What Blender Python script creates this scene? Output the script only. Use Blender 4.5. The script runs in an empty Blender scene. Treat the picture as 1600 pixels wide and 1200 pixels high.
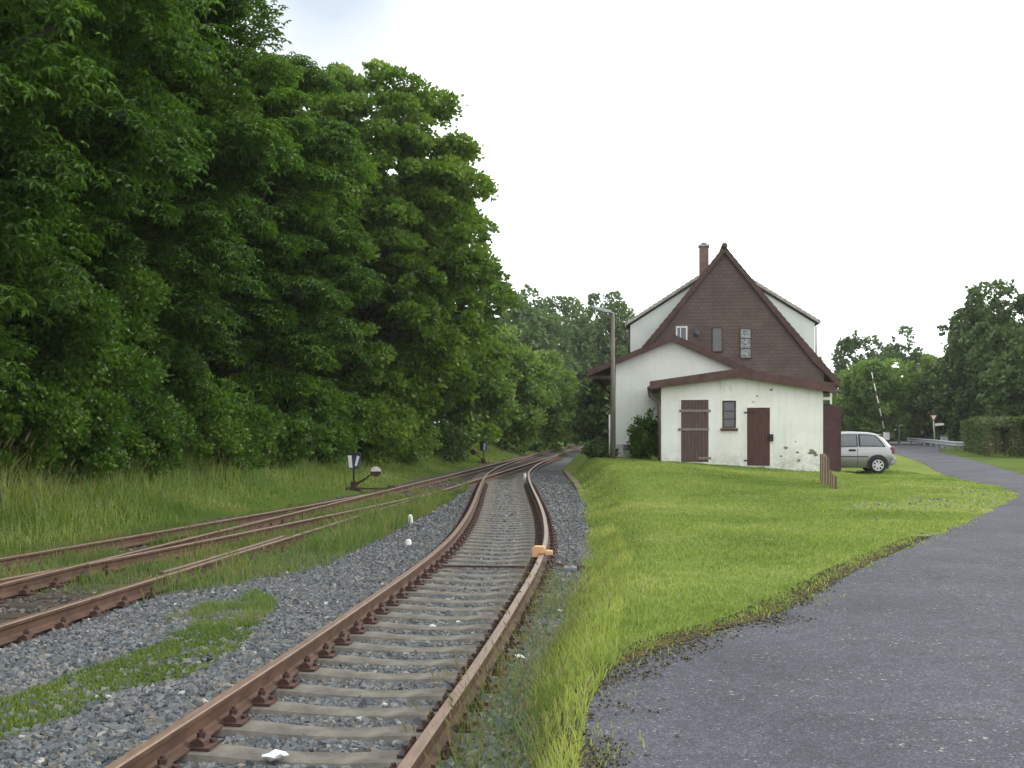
import bpy, bmesh, math, random
import numpy as np
from mathutils import Vector, Matrix
R=math.radians
random.seed(7); rng=np.random.default_rng(7)
scene=bpy.context.scene
COL=scene.collection
HAZE=.00026
HC=1.6                                   # eye height above the lawn

# ------------------------------------------------------------------ helpers
def tag(o,label=None,cat=None,group=None,kind=None):
    if label: o['label']=label
    if cat: o['category']=cat
    if group: o['group']=group
    if kind: o['kind']=kind
    return o
def empty(name,loc=(0,0,0),rz=0):
    o=bpy.data.objects.new(name,None); COL.objects.link(o)
    o.location=loc; o.rotation_euler=(0,0,rz); o.empty_display_size=.3
    return o
def thing(name,label,cat,loc=(0,0,0),rz=0,group=None):
    return tag(empty(name,loc,rz),label,cat,group)
def copy_tree(o,parent=None):
    c=o.copy(); COL.objects.link(c); c.parent=parent
    for ch in list(o.children): copy_tree(ch,c)
    return c
def P(px,py,Y):                          # measured point at a known distance
    return ((px-800)/1750*Y, HC-(py-665)/1750*Y)

BROT=R(7.15); BO=(5.26,39.5)             # the house stands parallel to the main line
def PH(px,py,Yl):                        # measured point on a front plane of the house, in the house's own axes
    s_,c_=math.sin(BROT),math.cos(BROT); v=Yl-BO[1]; t=(px-800)/1750
    u=(t*(BO[1]+v*c_)-BO[0]-v*s_)/(c_+t*s_); Y=BO[1]-u*s_+v*c_
    return (u+BO[0],HC-(py-665)/1750*Y)
def seat_building(root,bx,by,bz):        # put a building's Empty at its own base, turned to the building line
    for ch in root.children: ch.location-=Vector((bx,by,bz))
    s_,c_=math.sin(BROT),math.cos(BROT); u=bx-BO[0]; v=by-BO[1]
    root.location=(BO[0]+u*c_+v*s_,BO[1]-u*s_+v*c_,bz); root.rotation_euler=(0,0,-BROT)

class MB:
    def __init__(s): s.v=[]; s.f=[]; s.m=[]
    def add(s,vs,fs,mi=0):
        n=len(s.v); s.v+= [tuple(v) for v in vs]
        s.f+=[tuple(i+n for i in f) for f in fs]; s.m+=[mi]*len(fs); return s
    def box(s,x0,x1,y0,y1,z0,z1,mi=0):
        return s.add([(x0,y0,z0),(x1,y0,z0),(x1,y1,z0),(x0,y1,z0),(x0,y0,z1),(x1,y0,z1),(x1,y1,z1),(x0,y1,z1)],
          [(0,3,2,1),(4,5,6,7),(0,1,5,4),(1,2,6,5),(2,3,7,6),(3,0,4,7)],mi)
    def prism_y(s,poly,y0,y1,mi=0):      # poly of (x,z) extruded along y
        n=len(poly)
        vs=[(x,y0,z) for x,z in poly]+[(x,y1,z) for x,z in poly]
        fs=[tuple(range(n)),tuple(range(2*n-1,n-1,-1))]+[(i,i+n,(i+1)%n+n,(i+1)%n) for i in range(n)]
        return s.add(vs,fs,mi)
    def prism_x(s,poly,x0,x1,mi=0):
        n=len(poly)
        vs=[(x0,y,z) for y,z in poly]+[(x1,y,z) for y,z in poly]
        fs=[tuple(range(n)),tuple(range(2*n-1,n-1,-1))]+[(i,i+n,(i+1)%n+n,(i+1)%n) for i in range(n)]
        return s.add(vs,fs,mi)
    def tube(s,pts,rad,n=10,mi=0,cap=True):
        pts=[Vector(p) for p in pts]
        if not hasattr(rad,'__len__'): rad=[rad]*len(pts)
        base=len(s.v); up0=None
        for i,p in enumerate(pts):
            d=(pts[min(i+1,len(pts)-1)]-pts[max(i-1,0)]).normalized()
            ref=Vector((0,0,1)) if abs(d.z)<.9 else Vector((1,0,0))
            a=d.cross(ref).normalized(); b=d.cross(a).normalized()
            for k in range(n):
                t=2*math.pi*k/n; q=p+(a*math.cos(t)+b*math.sin(t))*rad[i]; s.v.append(tuple(q))
        for i in range(len(pts)-1):
            for k in range(n):
                s.f.append((base+i*n+k,base+i*n+(k+1)%n,base+(i+1)*n+(k+1)%n,base+(i+1)*n+k)); s.m.append(mi)
        if cap:
            s.f.append(tuple(base+k for k in range(n))[::-1]); s.m.append(mi)
            e=base+(len(pts)-1)*n; s.f.append(tuple(e+k for k in range(n))); s.m.append(mi)
        return s
    def build(s,name,mats,parent=None,bevel=0,smooth=False):
        me=bpy.data.meshes.new(name); me.from_pydata(s.v,[],s.f)
        if not isinstance(mats,(list,tuple)): mats=[mats]
        for m in mats: me.materials.append(m)
        me.polygons.foreach_set('material_index',s.m)
        bm=bmesh.new(); bm.from_mesh(me); bmesh.ops.recalc_face_normals(bm,faces=bm.faces); bm.to_mesh(me); bm.free()
        if smooth: me.polygons.foreach_set('use_smooth',[True]*len(me.polygons))
        o=bpy.data.objects.new(name,me); COL.objects.link(o); o.parent=parent
        if bevel:
            b=o.modifiers.new('bevel','BEVEL'); b.width=bevel; b.segments=2; b.limit_method='ANGLE'; b.angle_limit=R(35)
        return o

def np_obj(name,verts,faces,mats,parent=None,midx=None,smooth=False):
    verts=np.asarray(verts,dtype=np.float32).reshape(-1,3); faces=np.asarray(faces,dtype=np.int32)
    k=faces.shape[1]; me=bpy.data.meshes.new(name)
    me.vertices.add(len(verts)); me.vertices.foreach_set('co',verts.ravel())
    me.loops.add(faces.size); me.loops.foreach_set('vertex_index',faces.ravel())
    me.polygons.add(len(faces)); me.polygons.foreach_set('loop_start',np.arange(0,faces.size,k,dtype=np.int32))
    me.polygons.foreach_set('loop_total',np.full(len(faces),k,dtype=np.int32))
    if not isinstance(mats,(list,tuple)): mats=[mats]
    for m in mats: me.materials.append(m)
    if midx is not None: me.polygons.foreach_set('material_index',np.asarray(midx,dtype=np.int32))
    me.update(calc_edges=True)
    me.polygons.foreach_set('use_smooth',np.full(len(faces),smooth))
    o=bpy.data.objects.new(name,me); COL.objects.link(o); o.parent=parent
    return o

# ------------------------------------------------------------------ materials
MATS={}
def newmat(name):
    m=bpy.data.materials.new(name); m.use_nodes=True; nt=m.node_tree; nt.nodes.clear()
    out=nt.nodes.new('ShaderNodeOutputMaterial'); return m,nt,out
def N(nt,t,**kw):
    n=nt.nodes.new('ShaderNode'+t)
    for k,v in kw.items():
        if k in n.inputs: n.inputs[k].default_value=v
        else: setattr(n,k,v)
    return n
def ramp(nt,fac,stops):
    r=nt.nodes.new('ShaderNodeValToRGB'); el=r.color_ramp.elements
    el[0].position=stops[0][0]; el[0].color=(*stops[0][1],1)
    el[1].position=stops[-1][0]; el[1].color=(*stops[-1][1],1)
    for p,c in stops[1:-1]:
        e=el.new(p); e.color=(*c,1)
    nt.links.new(fac,r.inputs['Fac']); return r.outputs['Color']
def coords(nt,scale=(1,1,1)):
    t=N(nt,'TexCoord'); m=N(nt,'Mapping'); m.inputs['Scale'].default_value=scale
    nt.links.new(t.outputs['Object'],m.inputs['Vector']); return m.outputs['Vector']
def noise(nt,vec,scale,detail=4,rough=.55,dist=0):
    n=N(nt,'TexNoise'); n.inputs['Scale'].default_value=scale; n.inputs['Detail'].default_value=detail
    n.inputs['Roughness'].default_value=rough; n.inputs['Distortion'].default_value=dist
    if vec: nt.links.new(vec,n.inputs['Vector'])
    return n.outputs['Fac']
def mix(nt,fac,a,b,mode='MIX'):
    m=nt.nodes.new('ShaderNodeMix'); m.data_type='RGBA'; m.blend_type=mode
    for s,v in ((0,fac),(6,a),(7,b)):
        if hasattr(v,'is_linked') or isinstance(v,bpy.types.NodeSocket): nt.links.new(v,m.inputs[s])
        elif s==0: m.inputs[0].default_value=v
        else: m.inputs[s].default_value=(*v,1)
    return m.outputs[2]
def surf(nt,out,color,rough=.8,bump=None,bstr=.3,bdist=.01,metal=0,spec=.3,extra_bump=None):
    b=N(nt,'BsdfPrincipled')
    if isinstance(color,bpy.types.NodeSocket): nt.links.new(color,b.inputs['Base Color'])
    else: b.inputs['Base Color'].default_value=(*color,1)
    if isinstance(rough,bpy.types.NodeSocket): nt.links.new(rough,b.inputs['Roughness'])
    else: b.inputs['Roughness'].default_value=rough
    b.inputs['Metallic'].default_value=metal; b.inputs['Specular IOR Level'].default_value=spec
    if bump is not None:
        bp=N(nt,'Bump'); bp.inputs['Strength'].default_value=bstr; bp.inputs['Distance'].default_value=bdist
        nt.links.new(bump,bp.inputs['Height']); nt.links.new(bp.outputs[0],b.inputs['Normal'])
        if extra_bump is not None:
            b2=N(nt,'Bump'); b2.inputs['Strength'].default_value=extra_bump[1]; b2.inputs['Distance'].default_value=extra_bump[2]
            nt.links.new(extra_bump[0],b2.inputs['Height']); nt.links.new(bp.outputs[0],b2.inputs['Normal']); nt.links.new(b2.outputs[0],b.inputs['Normal'])
    nt.links.new(b.outputs[0],out.inputs['Surface']); return b
def simple(name,c1,c2,scale=6,rough=.8,bstr=.3,bdist=.01,metal=0,spec=.3,stretch=(1,1,1),detail=6,lo=.35,hi=.65,fine=60):
    m,nt,out=newmat(name); v=coords(nt,stretch)
    n=noise(nt,v,scale,detail,.6); c=ramp(nt,n,[(lo,c1),(hi,c2)])
    f=noise(nt,v,fine,3,.6)
    surf(nt,out,c,rough,f,bstr,bdist,metal,spec); return m
def leafmat(name,stops,trans=.35,patch=.25,dark=None,rough=.5,spec=.25):
    m,nt,out=newmat(name)
    g=N(nt,'NewGeometry'); v=coords(nt)
    n=noise(nt,v,patch,3,.5)
    a=N(nt,'Math',operation='MULTIPLY'); a.inputs[1].default_value=.55; nt.links.new(g.outputs['Random Per Island'],a.inputs[0])
    b=N(nt,'Math',operation='MULTIPLY_ADD'); b.inputs[1].default_value=1.5; nt.links.new(n,b.inputs[0]); nt.links.new(a.outputs[0],b.inputs[2])
    c2=N(nt,'Math',operation='SUBTRACT'); c2.inputs[1].default_value=.52; nt.links.new(b.outputs[0],c2.inputs[0])
    col=ramp(nt,c2.outputs[0],stops)
    pr=N(nt,'BsdfPrincipled'); nt.links.new(col,pr.inputs['Base Color']); pr.inputs['Roughness'].default_value=rough
    pr.inputs['Specular IOR Level'].default_value=spec
    tr=N(nt,'BsdfTranslucent'); br=mix(nt,1,col,(1.35,1.5,.6),'MULTIPLY'); nt.links.new(br,tr.inputs['Color'])
    ms=N(nt,'MixShader'); ms.inputs[0].default_value=trans
    nt.links.new(pr.outputs[0],ms.inputs[1]); nt.links.new(tr.outputs[0],ms.inputs[2]); nt.links.new(ms.outputs[0],out.inputs['Surface'])
    return m

M_leafA=leafmat('chestnut_leaves',[(.1,(.029,.066,.010)),(.45,(.056,.122,.014)),(.75,(.096,.178,.020)),(1,(.17,.25,.035))],.36,.3)
M_leafT=leafmat('layered_tree_leaves',[(.1,(.044,.085,.012)),(.4,(.082,.148,.018)),(.75,(.135,.215,.028)),(1,(.23,.29,.05))],.38,.22)
M_leafB=leafmat('fresh_leaves',[(.1,(.060,.110,.024)),(.4,(.105,.175,.036)),(.75,(.16,.24,.05)),(1,(.25,.31,.08))],.35,.3)
M_leafC=leafmat('dark_leaves',[(.1,(.034,.062,.018)),(.5,(.062,.106,.028)),(.8,(.092,.145,.040)),(1,(.13,.175,.055))],.28,.25)
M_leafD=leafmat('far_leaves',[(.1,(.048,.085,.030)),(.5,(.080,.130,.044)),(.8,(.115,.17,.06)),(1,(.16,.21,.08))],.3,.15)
M_leafR=leafmat('hedge_leaves',[(.1,(.035,.060,.018)),(.4,(.055,.095,.026)),(.62,(.09,.10,.04)),(1,(.17,.105,.07))],.25,.35)
M_tall=leafmat('tall_grass_blades',[(.1,(.085,.155,.034)),(.4,(.155,.235,.058)),(.7,(.25,.295,.10)),(1,(.40,.38,.20))],.4,.35,rough=.6)
M_seed=leafmat('seed_heads',[(.1,(.14,.12,.06)),(.5,(.20,.17,.09)),(1,(.28,.22,.13))],.3,.5,rough=.8)
M_lawnb=leafmat('lawn_blades',[(.1,(.105,.160,.042)),(.4,(.18,.245,.064)),(.7,(.27,.315,.10)),(1,(.42,.41,.20))],.35,.25,rough=.6)
M_yel=leafmat('yellow_grass_blades',[(.1,(.14,.20,.05)),(.45,(.24,.30,.08)),(.75,(.36,.38,.13)),(1,(.50,.46,.24))],.4,.6,rough=.6)
M_moss=leafmat('moss_tufts',[(.1,(.07,.115,.025)),(.5,(.12,.175,.035)),(1,(.22,.24,.07))],.2,.6,rough=.8)
M_weed=leafmat('weed_leaves',[(.1,(.07,.12,.03)),(.4,(.11,.175,.045)),(.7,(.17,.21,.07)),(1,(.26,.20,.10))],.35,.8,rough=.6)

# ------------------------------------------------------------------ curves of the place
def itp(pts):
    a=np.array(pts,float)
    return lambda y: np.interp(y,a[:,0],a[:,1])
def spline(pts):
    a=np.array(pts,float); x=a[:,0]; y=a[:,1]; n=len(x); m=np.gradient(y,x)
    def f(q):
        q=np.asarray(q,float); i=np.clip(np.searchsorted(x,q)-1,0,n-2); h=x[i+1]-x[i]; t=(q-x[i])/h
        t2=t*t; t3=t2*t
        r=(2*t3-3*t2+1)*y[i]+(t3-2*t2+t)*h*m[i]+(-2*t3+3*t2)*y[i+1]+(t3-t2)*h*m[i+1]
        return r
    return f
Xm=lambda y: -6.48+.1255*np.asarray(y,float)
Xs=spline([(0,-1.98),(3,-1.63),(5.75,-1.31),(8.3,-1.01),(11.5,-.68),(14.3,-.42),(17,-.245),(21,-.14),(26,-.13),(31,-.17),(37,-.19),(43,-.08),(49,.28),(55,.80),(60,1.32),(64,1.74),(70,2.305)])
Xd=spline([(0,-11.0),(5,-9.25),(10,-7.55),(14,-6.27),(17,-5.52),(21,-4.6),(25.5,-3.6),(29,-2.93),(33,-2.335),(38,-1.71)])
xl=itp([(-5,-.6),(4,-.15),(6.3,0.0),(8.4,.16),(11.3,.515),(14.1,.85),(18,1.18),(26.6,1.67),(32,1.83),(50,2.1),(60,3.35),(120,10.9),(400,46)])
xr=itp([(-20,-.5),(3,.1),(5.33,.28),(6.44,.40),(7.3,.62),(8.2,1.19),(9.3,2.1),(11.2,3.15),(12.4,3.8),(14.4,5.0),(17,6.6),(21.9,9.5),(25,11.3),(26.5,12.0),(28,12.4),(33.7,13.6),(46.7,17.3),(62,21.3),(87,28.5),(112,36)])
xR=itp([(-20,30),(20,30),(27,24),(32,19),(37.3,17.4),(52.8,21.6),(68,25.9),(87,33.5),(112,43)])
wl=itp([(0,.3),(6,.35),(12,.8),(20,1.3),(30,1.3),(36,1.2),(52,1.1),(70,1.5)])
def sm(t): t=np.clip(t,0,1); return t*t*(3-2*t)
def leftedge(y):
    y=np.asarray(y,float); return np.minimum(Xm(y),np.where(y<33,Xd(np.clip(y,0,38)),1e3))-1.55
def H(x,y):
    x=np.asarray(x,float); y=np.asarray(y,float)
    top=.42*np.exp(-((x-3.5)/4)**2)*sm((y-24)/13)*(1-sm((y-60)/30))
    top=top-.13*sm((x-11)/1.2)*np.exp(-((y-40)/7)**2)
    top=top+.05*np.sin(x*.9+1)*np.sin(y*.35)*sm((xr(y)-x)/3)*(x<xr(y))
    s=sm((x-xl(y))/wl(y))
    z=-.36*(1-s)+s*top
    d=leftedge(y)-x
    lb=-.36+.1*sm(d/1.0)+1.15*sm((d-.5)/6.0)
    return np.where(d>0,lb,z)

def strip(name,ya,f0,f1,nx,dz,mat,label=None,cat=None,kind='structure',jit=0,ny=None):
    ya=np.asarray(ya,float); V=[]
    a=f0(ya); b=f1(ya)
    t=np.linspace(0,1,nx)
    X=a[:,None]*(1-t)+b[:,None]*t; Y=np.repeat(ya[:,None],nx,1)
    if jit:
        X[:,0]+=rng.normal(0,jit,len(ya)); X[:,-1]+=rng.normal(0,jit,len(ya))
    Z=H(X,Y)+dz
    V=np.stack([X,Y,Z],-1).reshape(-1,3)
    i=np.arange(len(ya)-1)[:,None]*nx+np.arange(nx-1)[None]; i=i.ravel()
    F=np.stack([i,i+1,i+nx+1,i+nx],-1)
    o=np_obj(name,V,F,mat,smooth=True); tag(o,label,cat,None,kind); return o

# ground materials
def grass_ground(name,a,b,c):
    m,nt,out=newmat(name); v=coords(nt)
    n=noise(nt,v,.35,5,.6); f=noise(nt,v,14,4,.7)
    col=ramp(nt,n,[(.3,a),(.5,b),(.72,c)])
    col=mix(nt,.55,col,ramp(nt,f,[(.25,(.35,.4,.3)),(.75,(1.5,1.45,1.3))]),'MULTIPLY')
    surf(nt,out,col,.95,f,.8,.04,spec=.05); return m
M_ground=grass_ground('rough_grass',(.05,.085,.016),(.075,.12,.022),(.12,.13,.035))
M_lawn=grass_ground('mown_lawn',(.10,.15,.034),(.155,.205,.046),(.20,.22,.07))
def asphalt():
    m,nt,out=newmat('worn_asphalt'); v=coords(nt)
    big=noise(nt,v,.5,5,.6); med=noise(nt,v,7,5,.7); fine=noise(nt,v,90,3,.8)
    col=ramp(nt,big,[(.3,(.056,.058,.070)),(.7,(.094,.095,.112))])
    col=mix(nt,.75,col,ramp(nt,fine,[(.30,(.35,.35,.36)),(.5,(1,1,1)),(.70,(2.0,1.98,1.95))]),'MULTIPLY')
    col=mix(nt,.6,col,ramp(nt,med,[(.3,(.7,.7,.7)),(.6,(1.1,1.1,1.1))]),'MULTIPLY')
    # pale worn grit flecks
    vo=N(nt,'TexVoronoi'); vo.inputs['Scale'].default_value=16; nt.links.new(v,vo.inputs['Vector'])
    gate=ramp(nt,noise(nt,v,1.3,5,.75),[(.50,(0,0,0)),(.60,(1,1,1))])
    fl=ramp(nt,vo.outputs['Distance'],[(.13,(1,1,1)),(.22,(0,0,0))])
    k=mix(nt,1,gate,fl,'MULTIPLY')
    col=mix(nt,k,col,(.29,.28,.26))
    wv=N(nt,'TexNoise'); wv.inputs['Scale'].default_value=1.6; wv.inputs['Detail'].default_value=5; nt.links.new(v,wv.inputs['Vector'])
    av=N(nt,'VectorMath',operation='ADD'); nt.links.new(v,av.inputs[0]); nt.links.new(wv.outputs['Color'],av.inputs[1])
    vo2=N(nt,'TexVoronoi',feature='DISTANCE_TO_EDGE'); vo2.inputs['Scale'].default_value=.42; nt.links.new(av.outputs[0],vo2.inputs['Vector'])
    ck=ramp(nt,vo2.outputs['Distance'],[(.0,(1,1,1)),(.007,(0,0,0))]); cg=ramp(nt,noise(nt,v,.6,3,.6),[(.5,(0,0,0)),(.6,(.8,.8,.8))])
    col=mix(nt,mix(nt,1,ck,cg,'MULTIPLY'),col,(.03,.03,.03))
    vg=N(nt,'TexVoronoi'); vg.inputs['Scale'].default_value=85; nt.links.new(v,vg.inputs['Vector']); sg=N(nt,'SeparateColor'); nt.links.new(vg.outputs['Color'],sg.inputs[0])
    col=mix(nt,.8,col,ramp(nt,sg.outputs[0],[(0,(.55,.55,.56)),(.8,(1.1,1.1,1.1)),(.97,(1.5,1.5,1.5)),(1,(3,3,3))]),'MULTIPLY')
    surf(nt,out,col,.9,fine,.7,.006,spec=.2,extra_bump=(med,.35,.02)); return m
M_asph=asphalt()
def gravel(name,a,b,c):
    m,nt,out=newmat(name); v=coords(nt)
    vo=N(nt,'TexVoronoi'); vo.inputs['Scale'].default_value=24; nt.links.new(v,vo.inputs['Vector'])
    n=noise(nt,v,.8,5,.6)
    base=ramp(nt,n,[(.3,a),(.5,b),(.7,c)])
    sep=N(nt,'SeparateColor'); nt.links.new(vo.outputs['Color'],sep.inputs[0])
    col=mix(nt,.8,base,ramp(nt,sep.outputs[0],[(0,(.4,.4,.4)),(.85,(1.2,1.2,1.2)),(1,(2.2,2.2,2.2))]),'MULTIPLY')
    inv=N(nt,'Math',operation='SUBTRACT'); inv.inputs[0].default_value=1; nt.links.new(vo.outputs['Distance'],inv.inputs[1])
    surf(nt,out,col,.9,inv.outputs[0],1,.03,spec=.2); return m
M_bed=gravel('grey_ballast_bed',(.060,.066,.070),(.085,.093,.098),(.11,.11,.105))
M_dirt=gravel('brown_track_dirt',(.055,.050,.042),(.085,.076,.062),(.10,.098,.075))
def stonemat(name,st):
    m,nt,out=newmat(name); g=N(nt,'NewGeometry'); v=coords(nt)
    col=ramp(nt,g.outputs['Random Per Island'],st)
    f=noise(nt,v,70,3,.6)
    col=mix(nt,.5,col,ramp(nt,f,[(.3,(.6,.6,.6)),(.7,(1.35,1.35,1.35))]),'MULTIPLY')
    surf(nt,out,col,.75,f,.3,.004,spec=.35); return m
M_stone=stonemat('crushed_basalt',[(0,(.050,.058,.064)),(.45,(.095,.108,.118)),(.72,(.14,.152,.158)),(.86,(.13,.115,.095)),(.985,(.19,.19,.18)),(1,(.42,.41,.38))])
M_stoneb=stonemat('dirty_crushed_stone',[(0,(.045,.040,.034)),(.5,(.085,.076,.065)),(.93,(.13,.12,.105)),(1,(.36,.34,.30))])
M_stonep=stonemat('pale_gravel',[(0,(.10,.095,.08)),(.5,(.17,.16,.14)),(1,(.36,.35,.31))])
M_mossy=simple('mossy_soil',(.05,.042,.02),(.10,.075,.03),4,.95,.8,.02,fine=40,spec=.1)

# ------------------------------------------------------------------ ground sheets
def ys(a,b,n,p=1.6):
    t=np.linspace(0,1,n); return a+(b-a)*t**p
gx=np.concatenate([-(ys(0,900,70,3.2)[::-1])[:-1]-14,np.linspace(-14,14,141),ys(0,900,70,3.2)[1:]+14])
gy=np.concatenate([np.linspace(-30,4,12)[:-1],np.linspace(4,64,200),ys(64,1400,60,2.6)[1:]])
GX,GY=np.meshgrid(gx,gy); GZ=H(GX,GY)-.03
nx=len(gx); i=(np.arange(len(gy)-1)[:,None]*nx+np.arange(nx-1)[None]).ravel()
g=np_obj('ground',np.stack([GX,GY,GZ],-1).reshape(-1,3),np.stack([i,i+1,i+nx+1,i+nx],-1),M_ground,smooth=True)
tag(g,'rough green grassy ground running to the horizon','ground',None,'structure')
yy=np.concatenate([np.linspace(-2,30,160),np.linspace(30.5,130,140)])
strip('ballast_bed',yy,lambda y:Xm(y)+.6,lambda y:xl(y)+.06,30,0,M_bed,'grey crushed stone bed under the near siding','ballast bed')
strip('track_soil',yy,lambda y:leftedge(y)-.35,lambda y:Xm(y)+1.15,34,.006,M_dirt,'brown weedy soil and gravel under the main line','track bed',jit=.08)
ylawn=np.concatenate([np.linspace(2,30,160),np.linspace(30.3,75,120)])
strip('lawn',ylawn,lambda y:xl(y)+.05,lambda y:np.maximum(xr(y)+.05,xl(y)+.2),60,.004,M_lawn,'bright yellow-green mown lawn between siding and asphalt drive','lawn')
yr=np.concatenate([np.linspace(-6,30,220),np.linspace(30.5,110,120)])
ed=rng.normal(0,.035,len(yr)); ed=np.convolve(ed,[.3,.4,.3],'same')
strip('asphalt_drive',yr,lambda y:xr(y)+ed+.06*np.sin(y*3.1),xR,40,.012,M_asph,'grey worn asphalt drive curving behind the lawn','road')
strip('far_street',np.linspace(88,112,10),lambda y:np.full_like(y,20),lambda y:np.full_like(y,150),30,.02,M_asph,'asphalt street crossing behind the crash barrier','road')
# ------------------------------------------------------------------ scattering helpers
def blades(name,pts,h,w,lean,mat,parent=None,seed=None,bend=.35):
    n=len(pts); a=rng.uniform(0,2*np.pi,n); la=rng.uniform(0,2*np.pi,n)
    wx=np.cos(a)*w/2; wy=np.sin(a)*w/2; L=rng.uniform(.2,1,n)*lean*h
    b=pts; dx=np.cos(la)*L; dy=np.sin(la)*L; up=np.sqrt(np.maximum(h*h-(L*L)*.8,h*h*.2))
    V=np.zeros((n,5,3))
    V[:,0]=b+np.stack([-wx,-wy,0*wx-.02],-1); V[:,1]=b+np.stack([wx,wy,0*wx-.02],-1)
    mid=b+np.stack([dx*bend,dy*bend,up*.55],-1)
    V[:,2]=mid+np.stack([wx*.8,wy*.8,0*wx],-1); V[:,3]=mid-np.stack([wx*.8,wy*.8,0*wx],-1)
    tip=b+np.stack([dx,dy,up],-1); V[:,4]=tip
    base=np.arange(n)[:,None]*5
    F=np.concatenate([base+[0,1,2],base+[0,2,3],base+[3,2,4]],0)
    mats=[mat]; mi=None
    V=V.reshape(-1,3)
    if seed is not None:                 # seed heads on some of the stalks
        frac,sl=seed; k=np.where(rng.random(n)<frac)[0]; m=len(k)
        q=tip[k]; ww=w[k]*.75; l=sl*h[k]
        S=np.zeros((m,4,3)); S[:,0]=q-np.stack([0*l,0*l,l*.3],-1)
        S[:,1]=q+np.stack([ww,0*l,l*.2],-1); S[:,2]=q+np.stack([dx[k]*.15,dy[k]*.15,l],-1); S[:,3]=q+np.stack([-ww,.3*ww,l*.2],-1)
        b2=np.arange(m)[:,None]*4+len(V)
        F2=np.concatenate([b2+[0,1,2],b2+[0,2,3]],0)
        mi=np.concatenate([np.zeros(len(F)),np.ones(len(F2))]); V=np.concatenate([V,S.reshape(-1,3)]); F=np.concatenate([F,F2]); mats=[mat,M_seed]
    return np_obj(name,V,F,mats,parent,mi)
def vnoise(x,y,s,seed=0):
    r=np.random.default_rng(seed); t=r.random((64,64))
    x=np.asarray(x)*s; y=np.asarray(y)*s; xi=np.floor(x).astype(int); yi=np.floor(y).astype(int); fx=x-xi; fy=y-yi
    fx=fx*fx*(3-2*fx); fy=fy*fy*(3-2*fy); g=lambda a,b:t[a%64,b%64]
    return (g(xi,yi)*(1-fx)+g(xi+1,yi)*fx)*(1-fy)+(g(xi,yi+1)*(1-fx)+g(xi+1,yi+1)*fx)*fy
def inview(x,y,m=60,z=0):
    px=800+1750*x/y; return (px>-m)&(px<1600+m)&(y>4.6)
def scatter(n,x0,x1,y0,y1,p=1.0):
    y=y0+(y1-y0)*rng.random(n)**p; x=rng.uniform(x0,x1,n); return x,y

# ------------------------------------------------------------------ ballast stones
def stones(name,x,y,s,mat,sink=.3,label='',cat='ballast',dz=0):
    n=len(x)
    cube=np.array([(-1,-1,-1),(1,-1,-1),(1,1,-1),(-1,1,-1),(-1,-1,1),(1,-1,1),(1,1,1),(-1,1,1)],float)*.5
    V=cube[None]*(1+rng.uniform(-.42,.3,(n,8,3)))
    sc=s[:,None]*np.stack([rng.uniform(.8,1.5,n),rng.uniform(.7,1.1,n),rng.uniform(.45,.9,n)],-1); V=V*sc[:,None]
    q=rng.normal(size=(n,4)); q[:,1:3]*=.45; q/=np.linalg.norm(q,axis=1)[:,None]
    w_,a,b,c=q.T
    Rm=np.stack([np.stack([1-2*(b*b+c*c),2*(a*b-c*w_),2*(a*c+b*w_)],-1),np.stack([2*(a*b+c*w_),1-2*(a*a+c*c),2*(b*c-a*w_)],-1),np.stack([2*(a*c-b*w_),2*(b*c+a*w_),1-2*(a*a+b*b)],-1)],1)
    V=np.einsum('nij,nkj->nki',Rm,V)
    c0=np.stack([x,y,H(x,y)+s*(.5-sink)+dz],-1); V=V+c0[:,None]
    f=np.array([(0,3,2,1),(4,5,6,7),(0,1,5,4),(1,2,6,5),(2,3,7,6),(3,0,4,7)])
    F=(np.arange(n)[:,None,None]*8+f[None]).reshape(-1,4)
    o=np_obj(name,V.reshape(-1,3),F,mat); return tag(o,label,cat,None,'stuff')
def sx(y): return Xs(np.clip(y,0,69))
x,y=scatter(200000,-7,2.2,4.8,20,1.35)
gl=vnoise(x,y,.9,3)
k=inview(x,y)&(x>Xm(y)+.95)&(x<xl(y)+.12)&~((np.abs(x-np.interp(y,[5.5,7.3,8.4,9.6,11],[-3.9,-3.3,-2.9,-2.75,-2.75]))<.42*(.35+.9*vnoise(x,y,1.5,35)))&(y<11)&(rng.random(len(x))<.75))
x,y=x[k],y[k]; sl_=(Xs(y+.2)-Xs(y-.2))/.4; ux=(x-Xs(y)); yc=y+sl_*ux; ph=np.mod(yc-6.59+.265,.53)-.265
ins_=np.abs(ux)<.78; keep=~(ins_&(np.abs(ph)<.15)&(rng.random(len(x))<.985))&~((np.abs(np.abs(ux)-.752)<.08))
keep&=~((np.abs(ux)<.95)&(np.abs(ph)<.12)&(np.abs(ux)>.6)&(rng.random(len(x))<.9))
x,y,ins_=x[keep],y[keep],ins_[keep]; s=rng.uniform(.024,.056,len(x))
stones('ballast_stones',x,y,s,M_stone,label='grey crushed ballast stones around the near siding rails',dz=np.where(ins_,-.024,.022))
x,y=scatter(60000,-4,3.2,20,48,1.2)
k=inview(x,y)&(x>Xm(y)+1.1)&(x<xl(y)+.1)
x,y=x[k],y[k]; sl_=(Xs(np.clip(y,0,69)+.2)-Xs(np.clip(y,0,69)-.2))/.4; ux=x-Xs(np.clip(y,0,69)); ph=np.mod(y+sl_*ux-6.59+.265,.53)-.265
keep=~((np.abs(ux)<.9)&(np.abs(ph)<.15)&(y<46))&~(np.abs(np.abs(ux)-.752)<.09)&(np.abs(x-Xm(y)-.752)>.1)&(np.abs(x-Xm(y)+.752)>.1); x,y=x[keep],y[keep]; s=rng.uniform(.04,.07,len(x)); ins_=np.abs(ux[keep])<.8
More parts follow.
